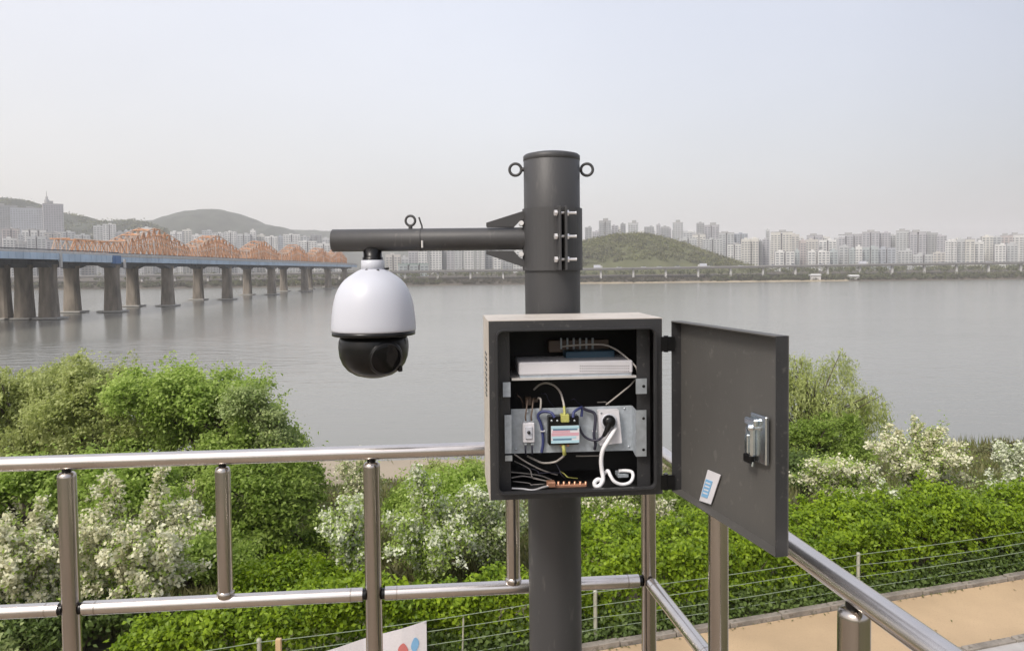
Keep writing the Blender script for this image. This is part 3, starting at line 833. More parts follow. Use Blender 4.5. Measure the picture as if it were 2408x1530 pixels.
build_leaves('fallen_leaves', leaves_np(PI, unit(np.array([0, 0, 1.0]) + 0.25 * rgi.normal(size=(n, 3))), 0.045 * (0.5 + rgi.random(n)), 0.03, rgi), M['leaf_dry'], None, 'stuff')
sb = MB()
for i in range(70):
    s_ = -7.2 + 23 * i / 70 + rg.uniform(-.1, .1); a = on_bank(s_, 0.75 + rg.uniform(-.15, .25), -6.05)
    for j in range(3):
        sb.tube([a, a + Vector((rg.uniform(-.12, .12), rg.uniform(-.1, .1), .45)), a + Vector((rg.uniform(-.35, .35), rg.uniform(-.3, .3), .95))], [0.014, .010, .004], 4)
sb.build('stem', M['twig'], hd)

# ------------------------------------------------------------------ grass and weeds on the bank
rg = np.random.default_rng(61)
n = 90000
y_ = 12 + 38 * rg.random(n) ** 1.3
x_ = y_ * rg.uniform(-0.75, 0.78, n)
z_ = bank_h(x_, y_)
tq = (x_ - EDGE0.x) * ENRM.x + (y_ - EDGE0.y) * ENRM.y
keep = (tq > 2.2) & (z_ > -11.0 - 2.2 * (x_ > 9))
P = np.stack([x_, y_, z_], -1)[keep]; n = len(P)
hg = (0.12 + 0.3 * rg.random(n)) * (0.6 + 0.8 * vnoise(P[:, 0], P[:, 1], 2.5, 9))
P[:, 2] += hg * 0.45
ax = np.array([0, 0, 1.0]) + rg.normal(size=(n, 3)) * 0.35
N = unit(rg.normal(size=(n, 3)) * np.array([1, 1, 0.3]))
build_leaves('grass', leaves_np(P, N, hg, 0.03 + 0.05 * rg.random(n), rg, ax), M['grass'], None, 'stuff')
# dry reeds at the water
n = 5000
x_ = rg.uniform(-10, 60, n); y_ = 51 + 4.5 * rg.random(n) + 2 * np.sin(x_ * .3); z_ = bank_h(x_, y_)
kp = (x_ > 14) | (rg.random(n) < 0.06)
P = np.stack([x_, y_, z_], -1)[kp]; n = len(P); hg = 0.5 + 0.9 * rg.random(n); P[:, 2] += hg * 0.45
N = unit(rg.normal(size=(n, 3)) * np.array([1, 1, 0.2]))
build_leaves('reed_grass', leaves_np(P, N, hg, 0.05 + 0.05 * rg.random(n), rg, np.array([0, 0, 1.0]) + rg.normal(size=(n, 3)) * 0.2), M['grass'], None, 'stuff')

# ------------------------------------------------------------------ low wire fence with its banner, and the stake
FT = 0.30
s14 = None
def s_at(px, py, t=FT, z=-6.0):                   # place along the fence line seen at column px
    d = ray(px, py); a = EDGE0 + ENRM * t
    # intersect the sight line's ground track with the fence line
    den = d.x * EDIR.y - d.y * EDIR.x
    return (a.y * d.x - a.x * d.y) / -den
s14 = s_at(1400, 1450)
sp_ = s_at(2018, 1350) - s14
fe = thing('wire_fence', on_bank(s14, FT, -6), 'low fence of pale posts and four thin wires along the hedge', 'fence')
fpost = None
frange = list(range(-2, 5))
for i in frange:
    mb = MB(); p = on_bank(s14 + sp_ * i, FT, -6.05)
    mb.tube([p, p + Vector((0, 0, 0.86))], 0.032, 12).lathe([(0.0, 0.885), (0.026, 0.88), (0.037, 0.862), (0.037, 0.835)], p, n=12)
    mb.build('post', M['fpost'], fe)
for hgt in (0.80, 0.60, 0.40, 0.20):
    pts = []
    for i in frange[:-1]:
        for q in range(12):
            f = q / 12
            pts.append(on_bank(s14 + sp_ * (i + f), FT - 0.03, -6 + hgt + 0.012 * math.sin(i * 2.3 + hgt * 9) * (1 - f) + 0.012 * math.sin(i * 2.3 + 2.3 + hgt * 9) * f - (0.035 + 0.02 * math.sin(i * 1.7 + hgt * 20)) * 4 * f * (1 - f)))
    MB().tube(pts, 0.006, 5).build('wire', M['fwire'], fe)

p = on_bank(s_at(1086, 1500), FT, -6.05)
MB().tube([p, p + Vector((.03, 0, .78))], 0.014, 8).build('stake', M['fpost'], fe)
b1 = s_at(1003, 1475, FT - 0.06); b0 = b1 - 2.6
bn = thing('banner', on_bank(b1 - 1.3, FT - 0.06, -5.3), 'white banner with a red and blue mark hung on the wire fence', 'banner')
def bpt(s_, u_): return on_bank(s_, FT - 0.07 + 0.02 * math.sin(s_ * 6), -5.235 - 0.55 * u_ - 0.15 * (b1 - s_))
V = []; nn = 14
for i in range(nn + 1):
    s_ = b0 + (b1 - b0) * i / nn
    for u_ in (0, 1):
        p = bpt(s_, u_); V += [p, p + ENRM * 0.004]
Fs = []
for i in range(nn):
    a = 4 * i; b_ = a + 4
    Fs += [(a, a + 2, b_ + 2, b_), (a + 1, b_ + 1, b_ + 3, a + 3), (a, b_, b_ + 1, a + 1), (a + 2, a + 3, b_ + 3, b_ + 2)]
Fs += [(0, 1, 3, 2), (4 * nn, 4 * nn + 2, 4 * nn + 3, 4 * nn + 1)]
MB().add(V, Fs).build('sheet', M['wplas'], bn)
def blob(s_c, u_c, rs, ru, mat, nm, ph):
    pts = [bpt(s_c + rs * math.cos(a) * (1 + .25 * math.sin(2 * a + ph)), u_c + ru * math.sin(a)) - ENRM * 0.006 for a in [2 * math.pi * i / 18 for i in range(18)]]
    MB().plate(pts, ENRM * 0.002).build(nm, mat, bn)
blob(b1 - 0.36, 0.60, 0.065, 0.20, M['red'], 'red_mark', 0.5)
blob(b1 - 0.18, 0.55, 0.050, 0.20, M['sblue'], 'blue_mark', 2.0)
for s_, u_ in ((b1 - .02, .04), (b0 + .02, .04)):
    p = bpt(s_, u_)
    MB().torus(p - ENRM * .005, .012, .003, ENRM, 12, 6).build('eyelet', M['zinc'], bn)
sp0 = at(655, 1500, 10.0)
stk = thing('wooden_stake', (sp0.x, sp0.y, -6), 'pale wooden stake in front of the hedge, left of the banner', 'stake')
MB().box((sp0.x, sp0.y, (-6.2 + sp0.z) / 2), (0.075, 0.06, sp0.z + 6.2), bev=0.008).build('shaft', M['stake'], stk)
#@@FOLIAGE

# ------------------------------------------------------------------ railing
ZV = Vector((0, 0, 1))
def rail_s(px, py, base, dr):                      # distance along a rail line to the place seen at column px
    d = ray(px, py)
    return (base.y * d.x - base.x * d.y) / (dr.x * d.y - dr.y * d.x)
rl = thing('railing', CORNER + ZV * DECK_Z, 'brushed steel railing with two rails round the corner of the deck', 'railing')
HR = CORNER + Vector((0.004, 0, 0))
# top rail, mitred at the corner
LT, RT = 2.6, 4.2
MB().tube([CORNER + LDIR * LT + ZV * RZ_TOP] + [CORNER + LDIR * q + ZV * RZ_TOP for q in (0.06, 0.025)] + [CORNER + (LDIR + RDIR) * 0.006 + ZV * RZ_TOP]
          + [CORNER + RDIR * q + ZV * RZ_TOP for q in (0.025, 0.06)] + [CORNER + RDIR * RT + ZV * RZ_TOP], 0.0200, 20).build('top_rail', M['railh'], rl)
posts = [rail_s(163, 1300, CORNER, LDIR), rail_s(877, 1300, CORNER, LDIR)]
dpost = posts[0] - posts[1]
posts += [posts[0] + dpost]
bals = [rail_s(527, 1250, CORNER, LDIR), rail_s(1206, 1250, CORNER, LDIR), posts[0] + dpost / 2]
rposts = [rail_s(1689, 1400, CORNER, RDIR), rail_s(2008, 1480, CORNER, RDIR)]
rposts += [rposts[1] + (rposts[1] - rposts[0]) * k for k in (1, 2, 3, 4)]
def post(p, r):
    b = MB()
    b.lathe([(r, DECK_Z + 0.012), (r, RZ_TOP - 0.040), (r * 0.97, RZ_TOP - 0.033), (r * 0.80, RZ_TOP - 0.028), (r * 0.5, RZ_TOP - 0.026)], (p.x, p.y, 0), n=24)
    o = b.build('post', M['rail'], rl)
    MB().lathe([(r * .52, RZ_TOP - 0.028), (r * .52, RZ_TOP - 0.015)], (p.x, p.y, 0), n=16).build('saddle', M['black'], o)
    MB().lathe([(r, DECK_Z + 0.004), (r * 2.0, DECK_Z + 0.004), (r * 2.0, DECK_Z + 0.010), (r * 1.3, DECK_Z + 0.018), (r * 1.02, DECK_Z + 0.02)], (p.x, p.y, 0), n=24).build('foot_flange', M['rail'], o)
for q in posts: post(CORNER + LDIR * q, 0.0235)
post(CORNER, 0.0215)
for i, q in enumerate(rposts): post(CORNER + RDIR * q, 0.0225 if i == 0 else 0.0245)
for q in bals:
    p = CORNER + LDIR * q; r = 0.0205
    o = MB().lathe([(r, RZ_LOW + 0.022), (r, RZ_TOP - 0.040), (r * 0.95, RZ_TOP - 0.033), (r * 0.8, RZ_TOP - 0.028), (r * 0.5, RZ_TOP - 0.026)], (p.x, p.y, 0), n=22).build('baluster', M['rail'], rl)
    MB().lathe([(r * .52, RZ_TOP - 0.028), (r * .52, RZ_TOP - 0.015)], (p.x, p.y, 0), n=16).build('saddle', M['black'], o)
    MB().lathe([(r * .9, RZ_LOW + 0.010), (r * 1.16, RZ_LOW + 0.014), (r * 1.16, RZ_LOW + 0.026), (r * 1.01, RZ_LOW + 0.03)], (p.x, p.y, 0), n=22).build('collar', M['rail'], o)
def low(a, b_, dr, ra, rb):
    p0 = CORNER + dr * (a + ra) + ZV * RZ_LOW; p1 = CORNER + dr * (b_ - rb) + ZV * RZ_LOW
    o = MB().tube([p0 + dr * .009, p1 - dr * .009], 0.0190, 18).build('lower_rail', M['railh'], rl)
    for p, sg in ((p0, 1), (p1, -1)):
        MB().tube([p, p + dr * sg * .010], 0.0155, 14).build('joint', M['black'], o)
        MB().tube([p + dr * sg * .040, p + dr * sg * .044], 0.0194, 18).build('seam_ring', M['rail'], o)
pl = [0.0] + sorted(posts)
for a, b_ in zip(pl[:-1], pl[1:]): low(a, b_, LDIR, 0.021, 0.0235)
pr = [0.0] + rposts
for a, b_ in zip(pr[:-1], pr[1:]): low(a, b_, RDIR, 0.021, 0.0235)

# ------------------------------------------------------------------ the pole
PD = 1.90
pc = at(1299, 620, PD); PX, PY = pc.x, pc.y
PR = 0.0712
zt = at(1297, 357, PD - PR).z
pole = thing('steel_pole', (PX, PY, DECK_Z), 'thick charcoal steel pole carrying the camera arm and the cabinet', 'pole')
MB().lathe([(PR * 0.945, DECK_Z + 0.02), (PR * .955, -0.6), (PR * .985, -0.15), (PR, 0.1), (PR, zt - 0.004), (PR * 0.985, zt - 0.003)], (PX, PY, 0), n=48).build('shaft', M['pole'], pole)
MB().lathe([(0.0, zt + 0.008), (PR * .7, zt + .007), (PR * .95, zt + 0.003), (PR * 1.012, zt - 0.001), (PR * 1.012, zt - 0.012), (PR * 1.0, zt - 0.013)], (PX, PY, 0), n=48).build('cap', M['pole'], pole)
MB().box((PX, PY, DECK_Z + .01), (.3, .3, .018), bev=.003).build('base_plate', M['pole'], pole)
for sg, px in ((-1, 1212), (1, 1380)):
    c = at(px, 399, PD)
    b = MB().torus(c, 0.0150, 0.0036, (0.1, 1, 0), 22, 8)
    b.tube([Vector((PX + sg * (PR - .003), PY, c.z)), Vector((PX + sg * (PR + .006), PY, c.z))], 0.0055, 8)
    b.build('eye_bolt', M['pole'], pole)

# bracket: clamp collar, arm, gussets, bolts, eye
def z_at(py, D, px=1300): return at(px, py, D).z
zc0, zc1 = z_at(636, PD - .075), z_at(486, PD - .075)
br = thing('camera_bracket', (PX, PY, (zc0 + zc1) / 2), 'dark clamped bracket with a horizontal round arm, fixed to the pole', 'bracket')
# two half shells round the pole with a slit towards the viewer
def shell(a0, a1, r, nm):
    n = 22; V = []; Fs = []
    for i in range(n + 1):
        a = a0 + (a1 - a0) * i / n; cs, sn = math.sin(a), -math.cos(a)
        for rr_, z in ((r - .0035, zc0), (r, zc0), (r, zc1), (r - .0035, zc1)): V.append((PX + cs * rr_, PY + sn * rr_, z))
    for i in range(n):
        for q in range(4):
            q2 = (q + 1) % 4; Fs.append((4 * i + q, 4 * i + q2, 4 * i + 4 + q2, 4 * i + 4 + q))
    Fs += [(0, 1, 2, 3), (4 * n + 3, 4 * n + 2, 4 * n + 1, 4 * n)]
    return MB().add(V, Fs).build(nm, M['pole'], br)
sl = 0.20
shell(sl + .075, sl + math.pi - .05, PR + .0055, 'clamp_half')
shell(sl - .075 - math.pi + .05, sl - .075, PR + .0045, 'clamp_half')
tang = Vector((math.cos(sl), math.sin(sl), 0)); rdl = Vector((math.sin(sl), -math.cos(sl), 0))
for sg in (-1, 1):
    c = Vector((PX, PY, (zc0 + zc1) / 2)) + rdl * (PR + .020) + tang * sg * .0075
    MB().box(c, (0.0055, 0.036, zc1 - zc0 - .001), (tang, rdl, ZV), bev=.001).build('clamp_ear', M['pole'], br)
for py in (501, 556, 610):
    c = Vector((PX, PY, z_at(py, PD - .09))) + rdl * (PR + .024)
    b = MB()
    b.tube([c - tang * .016, c + tang * .036], 0.0036, 10)
    b.lathe([(0, -.020), (.0075, -.019), (.0075, -.0125), (.004, -.0122)], c, tang, 6, smooth=False)
    b.lathe([(.003, .0105), (.0075, .0108), (.0075, .0165), (.003, .017)], c, tang, 6, smooth=False)
    b.lathe([(.003, .0335), (.0042, .034), (.0042, .036), (0, .0365)], c, tang, 8)
    b.build('bolt', M['bolt'], br)
# flat side plate on the right half of the clamp
c = Vector((PX + PR * .72, PY - PR * .62, (zc0 + zc1) / 2))
AX0 = at(781, 564, PD).x; zarm = z_at(563.5, PD, 1000); AR = 0.0285
MB().lathe([(0, .0), (AR * .9, 0.0), (AR, .002), (AR, PX - AX0 - PR + .01)], (AX0, PY, zarm), (1, 0, 0), 36).build('arm', M['pole'], br)
for sg in (1, -1):
    zz = lambda py: z_at(py, PD, 1200)
    pts_px = [(1144, 534), (1144, 525), (1226, 499), (1234, 499), (1234, 515), (1222, 519), (1208, 534)] if sg == 1 else [(1144, 590), (1144, 598), (1228, 627), (1236, 627), (1236, 612), (1222, 606), (1208, 590)]
    pts = []
    for (gx, gy) in pts_px:
        p = at(gx, gy, PD)
        pts.append(Vector((p.x, PY, p.z)))
    for off in (-.020, .020):
        MB().plate([p + Vector((0, off, 0)) for p in pts], (0, .005, 0)).build('gusset', M['pole'], br)
    b = MB(); p = at(1222, 526 if sg == 1 else 598, PD)
    b.tube([Vector((p.x + .004, PY - .03, p.z)), Vector((p.x + .004, PY + .03, p.z))], .0062, 8).build('bolt', M['bolt'], br)
c = at(965, 519, PD)
MB().torus(c, 0.0125, 0.0032, (0.15, 1, 0), 20, 8).tube([c - ZV * .012, Vector((c.x, PY, zarm + AR - .002))], .0052, 8).build('eye_bolt', M['pole'], br)
c = at(989, 520, PD)
MB().tube([c + Vector((-.004, 0, .010)), c + Vector((-.001, 0, .0)), c + Vector((.003, 0, -.012)), c + Vector((.004, 0, -.022))], .0022, 7).build('hook', M['pole'], br)
c = at(993, 574, PD - AR)
MB().tube([c + ZV * .009, c - ZV * .009], .0028, 8).build('clip', M['bolt'], br)
MB().tube([Vector((at(990, 560, PD).x, PY, zarm)) + Vector((q, 0, 0)) for q in (-.0012, .0012)], AR + .0009, 36).build('seam_band', M['pole'], br)

# ------------------------------------------------------------------ the dome camera
DX = at(878, 700, PD).x
def rz(half_px, py):                               # (radius, height) of a lathe profile point
    return (half_px / F_PX * PD, z_at(py, PD, 878))
ztop = zarm - AR
cm = thing('security_camera', (DX, PY, ztop), 'white dome security camera with a black ball, hanging from the arm', 'camera')
b = MB().lathe([(0.0235, ztop + .008), (0.0235, z_at(604, PD, 878)), (.026, z_at(605, PD, 878)), (.026, z_at(613, PD, 878))], (DX, PY, 0), n=28)
b.build('neck', M['black'], cm)
col_p = [rz(25, 611.5), rz(27, 612.5), rz(27.5, 632), rz(25, 634)]
MB().lathe(col_p[::-1], (DX, PY, 0), n=36).build('collar', M['white'], cm)
prof = [(25, 632), (30, 634), (38, 638), (46, 643), (56, 649.5), (66, 657.5), (75, 668), (82, 680), (87.5, 693), (91.5, 708), (94.5, 724), (96.5, 742), (98, 760), (98.5, 772), (98, 775.5), (95.5, 777)]
MB().lathe([rz(*p) for p in prof][::-1], (DX, PY, 0), n=64).build('housing', M['white'], cm)
MB().lathe([rz(60, 778), rz(95, 787), rz(97, 786), rz(97, 776.5), rz(90, 776)], (DX, PY, 0), n=64).build('rim', M['black'], cm)
c = at(852, 636, PD - .04); b = MB()
for q, zz_ in ((1, 0), (-1, .001)):
    b.lathe([(0, .004), (.0042, .0035), (.0042, -.004)], Vector((DX + q * .014 + .004, PY - .0285, z_at(637, PD, 878) + zz_)), (0, -1, 0), 8)
b.build('collar_screw', M['black'], cm)
MB().tube([Vector((DX + .028, PY, z_at(634, PD, 878))), Vector((DX + .041, PY, z_at(630, PD, 878)))], .0035, 8).build('safety_stub', M['black'], cm)
# the ball: a yoke shell, the tilting lens drum and its window
bc = Vector((DX - .001, PY, z_at(816, PD, 878)))
br_ = 82 / F_PX * PD
ballp = [(r_, z_ - bc.z) for r_, z_ in (rz(66, 785), rz(77, 789), rz(81, 801), rz(82, 817), rz(79.5, 837), rz(73, 854), rz(61, 869), rz(43, 880), rz(21, 886), rz(.1, 887))]
ball = MB().lathe(ballp[::-1], bc, n=56).build('ball', M['black'], cm)
nd = Vector((0.46, -0.86, -0.22)).normalized()
wc = bc + nd * br_ * .60 + Vector((.006, 0, -.004))
MB().lathe([(.0, .030), (.036, .028), (.043, .024), (.0455, .016), (.0455, -.03)], wc, nd, 40).build('lens_drum', M['black'], cm)
MB().lathe([(.0, .0325), (.030, .0315), (.0365, .0285)], wc, nd, 40).build('window', M['gloss'], cm)
MB().torus(wc + nd * .0275, .0385, .0014, nd, 40, 6).build('window_ring', M['rubber'], cm)
nl = Vector((-0.80, -0.58, 0.05)).normalized()
MB().lathe([(.0, .018), (.040, .016), (.048, .008), (.050, -.02)], bc + nl * br_ * .62, nl, 40).build('side_cover', M['black'], cm)
for q, (dx_, dz_) in enumerate(((.078, -.002), (.080, .016), (.070, -.052))):
    MB().box(bc + Vector((dx_ * .98, -.022, dz_)), (.014, .012, .014), (nd, nd.cross(ZV).normalized(), ZV), bev=.002).build('lamp_pod', M['black'], cm)

# ------------------------------------------------------------------ the cabinet
PSI = rad(5.0)
U = Vector((math.cos(PSI), math.sin(PSI), 0)); BK = Vector((-math.sin(PSI), math.cos(PSI), 0)); AXB = (U, BK, ZV)
O = at(1356, 961, 1.60)
W2, H2, DEP = 0.1885, 0.1925, 0.205
def lp(u, d, w): return O + U * u + BK * d + ZV * w
def hit(px, py, d):                                # where the sight line meets the plane d metres behind the cabinet's front
    r = ray(px, py); return r * ((O + BK * d).dot(BK) / r.dot(BK))
def bx(zx, zy, d): return hit(1128.5 + zx * .3372, 709.4 + zy * .3372, d)
cb = thing('control_cabinet', lp(0, 0, -H2), 'open dark grey steel equipment cabinet on the pole, its door swung out', 'cabinet')
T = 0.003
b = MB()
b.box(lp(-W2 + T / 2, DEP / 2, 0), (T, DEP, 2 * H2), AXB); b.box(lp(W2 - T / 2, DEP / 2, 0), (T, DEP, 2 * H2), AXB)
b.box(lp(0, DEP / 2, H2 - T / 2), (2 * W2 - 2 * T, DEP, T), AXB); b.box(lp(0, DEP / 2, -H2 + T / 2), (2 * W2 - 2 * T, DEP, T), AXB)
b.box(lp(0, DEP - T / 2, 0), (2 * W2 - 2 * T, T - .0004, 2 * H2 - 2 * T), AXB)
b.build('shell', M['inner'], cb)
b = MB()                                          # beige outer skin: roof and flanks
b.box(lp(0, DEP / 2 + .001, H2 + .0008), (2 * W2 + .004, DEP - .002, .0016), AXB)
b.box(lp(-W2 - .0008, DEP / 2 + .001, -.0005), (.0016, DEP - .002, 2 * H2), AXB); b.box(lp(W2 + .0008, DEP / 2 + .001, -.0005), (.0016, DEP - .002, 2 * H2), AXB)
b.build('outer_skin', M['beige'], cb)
# front flange with a rounded opening
def rrect(hw, hh, r, n=6):
    pts = []
    for (sx, sy, a0) in ((1, 1, 0), (-1, 1, 90), (-1, -1, 180), (1, -1, 270)):
        for i in range(n + 1):
            a = rad(a0 + 90 * i / n)
            pts.append((sx * (hw - r) + r * math.cos(a), sy * (hh - r) + r * math.sin(a)))
    return pts
def ring(outer, inner, d0, d1, co=(0, 0), ci=(0, 0)):
    n = len(outer); V = []; Fs = []
    for (pts, d, c) in ((outer, d0, co), (inner, d0, ci), (inner, d1, ci), (outer, d1, co)):
        V += [lp(c[0] + p[0], d, c[1] + p[1]) for p in pts]
    for q in range(4):
        q2 = (q + 1) % 4
        for i in range(n):
            j = (i + 1) % n
            Fs.append((q * n + i, q * n + j, q2 * n + j, q2 * n + i))
    return MB().add(V, Fs)
cs_ = (0.0002, -.002)
ring(rrect(W2 - .0001, H2 - .0001, .003), rrect(W2 - .0185, H2 - .0200, .012), -.0012, .0018, ci=cs_).build('front_flange', M['box'], cb)
ring(rrect(W2 - .0140, H2 - .0155, .016), rrect(W2 - .0185, H2 - .0200, .012), -.0100, -.0013, co=cs_, ci=cs_).build('rain_lip', M['box'], cb)
ring(rrect(W2 - .0145, H2 - .0160, .0155), rrect(W2 - .0172, H2 - .0187, .013), -.0130, -.0101, co=cs_, ci=cs_).build('seal', M['rubber'], cb)
# inner frame uprights behind the flange
for zx0, zx1, mt in ((128, 212, 'box'), (1096, 1186, 'box')):
    p0 = bx(zx0, 780, .035); p1 = bx(zx1, 780, .035)
    u0, u1 = (p0 - O).dot(U), (p1 - O).dot(U)
    MB().box(lp((u0 + u1) / 2, .0365, -.001), (u1 - u0, .003, 2 * H2 - .012), AXB).build('frame_upright', M[mt], cb)
for i in range(9):                                 # louvre slots in the left side
    zz_ = .115 - i * .0115
    MB().box(lp(-W2 - .0016, .085, zz_), (.003, .050, .0052), AXB, bev=.001).build('vent', M['black'], cb)
for py in (808, 1132):                             # hinges
    p = hit(1566, py, .004)
    b = MB().tube([p + ZV * .018, p - ZV * .018], .0052, 12)
    b.box(p - U * .0075 - BK * .004, (.012, .003, .032), AXB); b.box(p + U * .010 - BK * .004, (.016, .003, .032), AXB)
    b.build('hinge', M['black'], cb)
for zz_ in (0.13, -0.13):                          # straps holding the cabinet to the pole
    MB().torus((PX, PY, O.z + zz_), PR + .003, .003, ZV, 40, 6).build('pole_strap', M['zinc'], cb)
    MB().box(lp((Vector((PX, PY, 0)) - Vector((O.x, O.y, 0))).dot(U), DEP + .006, zz_), (.12, .012, .03), AXB).build('mounting_rail', M['zinc'], cb)

# the door: a shallow pan
hp = hit(1597, 960, .008); HPt = Vector((hp.x, hp.y, 0))
ep = at(1847, 1045, 1.248); EPt = Vector((ep.x, ep.y, 0))
DD = (EPt - HPt).normalized(); DW = (EPt - HPt).length
DN = Vector((DD.y, -DD.x, 0))
if DN.x > 0: DN = -DN                              # the door's inner side faces left, to the viewer
zb_, zt_ = O.z - H2 + .004, O.z + H2 - .006
zm_, dh_ = (zb_ + zt_) / 2, zt_ - zb_
DAX = (DD, DN, ZV)
def dpnt(f, z, off=0.0): return HPt + DD * (DW * f) + DN * off + ZV * z
LIPD = .022
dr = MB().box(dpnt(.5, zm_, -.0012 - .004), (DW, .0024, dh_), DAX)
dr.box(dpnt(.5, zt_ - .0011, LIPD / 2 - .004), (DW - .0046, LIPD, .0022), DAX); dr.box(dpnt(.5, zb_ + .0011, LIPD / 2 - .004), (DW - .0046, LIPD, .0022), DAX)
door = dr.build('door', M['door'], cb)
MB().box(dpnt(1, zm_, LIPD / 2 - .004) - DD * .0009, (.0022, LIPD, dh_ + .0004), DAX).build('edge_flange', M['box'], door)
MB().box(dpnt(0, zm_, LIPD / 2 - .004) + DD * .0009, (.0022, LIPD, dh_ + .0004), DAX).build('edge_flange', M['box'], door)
def dray(px, py, off):
    r = ray(px, py); return r * ((HPt + DN * off).dot(DN) / r.dot(DN))
# latch on the door
lc = dray(1777, 1028, .006)
b = MB().box(lc - DN * .002 + DD * .010, (.050, .008, .086), DAX, bev=.002)
b.box(lc + DN * .006 - ZV * .006 - DD * .006, (.022, .012, .056), DAX, bev=.004)
b.box(lc + DN * .006 + ZV * .028 - DD * .004, (.036, .010, .014), DAX, bev=.003)
b.build('latch', M['chrome'], door)
MB().box(lc + DN * .013 - ZV * .012 - DD * .008, (.010, .004, .034), DAX, bev=.0015).lathe([(0, .010), (.006, .009), (.006, -.004)], lc + DN * .006 + ZV * .018, DN, 14).build('latch_lever', M['chrome'], door)
MB().box(lc + DN * .006 - ZV * .040 - DD * .012, (.024, .011, .016), DAX, bev=.002).build('latch_cam', M['black'], door)
MB().tube([lc + DN * .005 - ZV * .044, lc + DN * .006 - ZV * .052], .003, 8).build('latch_tongue', M['chrome'], door)
# key packet taped to the door
tcp = [dray(px, py, .0) for (px, py) in ((1665, 1104), (1695, 1116), (1672, 1185), (1645, 1176))]
pk = thing('key_packet', tcp[0].lerp(tcp[2], .5), 'small white and blue packet taped to the inside of the open door', 'packet')
MB().plate(tcp, DN * .0016).build('pouch', M['wplas'], pk)
def quad_in(q, a0, a1, b0, b1): 
    f = lambda a, b_: (q[0].lerp(q[1], a)).lerp(q[3].lerp(q[2], a), b_)
    return [f(a0, b0), f(a1, b0), f(a1, b1), f(a0, b1)]
MB().plate([p + DN * .0014 for p in quad_in(tcp, .08, .62, .28, .84)], DN * .001).build('blue_print', M['sblue'], pk)
for q in range(4):
    MB().plate([p + DN * .0021 for p in quad_in(tcp, .16, .54, .36 + .11 * q, .40 + .11 * q)], DN * .0006).build('print_line', M['wplas'], pk)

# ------------------------------------------------------------------ what sits in the cabinet
def bbox(zx0, zy0, zx1, zy1, d, dep, bev=.0015):   # a box whose front face fills that window, d metres behind the cabinet front
    a = bx(zx0, zy0, d); c = bx(zx1, zy1, d)
    ua, uc = (a - O).dot(U), (c - O).dot(U); wa, wc_ = (a - O).z, (c - O).z
    return MB().box(lp((ua + uc) / 2, d + dep / 2, (wa + wc_) / 2), (abs(uc - ua), dep, abs(wa - wc_)), AXB, bev)
def cable(name, pts, r, mat, label, cat='cable', group=None):
    P = [bx(*p) for p in pts]
    c = P[len(P) // 2]
    t = thing(name, c, label, cat, group)
    MB().tube(smooth_path(P, 6), r * .86, 8).build('sheath', mat, t)
    return t
# upper shelf and the white recorder on it
sh = thing('equipment_shelf', bx(640, 540, .05), 'thin bright metal shelf across the cabinet under the white recorder', 'shelf')
a = bx(222, 534, .030); c = bx(1090, 520, .030)
mid = (a + c) / 2; wd_ = (c - a).length
uc_ = (mid - O).dot(U); wz_ = mid.z - O.z
MB().box(lp(uc_, .030 + .07, wz_), (wd_, .14, .002), AXB).box(lp(uc_, .0298, wz_ - .001), (wd_, .0015, .0052), AXB).build('tray', M['bolt'], sh)
bbox(1088, 536, 1164, 640, .016, .0025).build('mounting_ear', M['zinc'], sh)
bbox(160, 562, 214, 662, .018, .0025).build('mounting_ear', M['zincl'], sh)
p = bx(1142, 588, .0158)
MB().lathe([(0, .0008), (.0034, .0006), (.0034, -.001)], p, -BK, 10).build('screw_hole', M['black'], sh)
rcd = thing('network_recorder', bx(660, 515, .08), 'flat white recorder box lying on the upper shelf of the cabinet', 'recorder')
b = bbox(272, 424, 1068, 496, .036, .11, .003); b.build('casing', M['wplas'], rcd)
bbox(278, 497, 1060, 519, .040, .10, .001).build('base', M['zincl'], rcd)
b = MB()
for i in range(26):
    zx = 700 + 13.5 * i
    for j in range(3):
        p = bx(zx, 446 + 18 * j, .0352); b.box(p, (.0018, .0012, .0012), AXB)
b.build('vent', M['rubber'], rcd, kind='stuff')
mc = thing('media_converter', bx(770, 380, .13), 'dark blue converter with finned top at the back above the white recorder', 'converter')
bbox(600, 348, 940, 420, .10, .05).build('casing', M['teal'], mc)
for i in range(5): bbox(620 + 66 * i, 342, 660 + 66 * i, 346, .105, .04, .0005).build('port', M['black'], mc)
hs = thing('terminal_rail', bx(630, 300, .15), 'dim row of terminals high at the back of the cabinet', 'terminal rail')
bbox(480, 270, 900, 345, .150, .03).build('body', M['brown'], hs)
for i in range(6): bbox(560 + 44 * i, 252, 574 + 44 * i, 330, .146, .004, .0005).build('terminal', M['zincl'], hs)
cable('patch_cable', [(575, 312, .12), (680, 302, .11), (790, 296, .10), (880, 302, .09), (960, 340, .07), (1030, 395, .05), (1085, 450, .04), (1098, 490, .05)], .0023, M['grey_cable'], 'pale curved cable above the white recorder', 'cable')

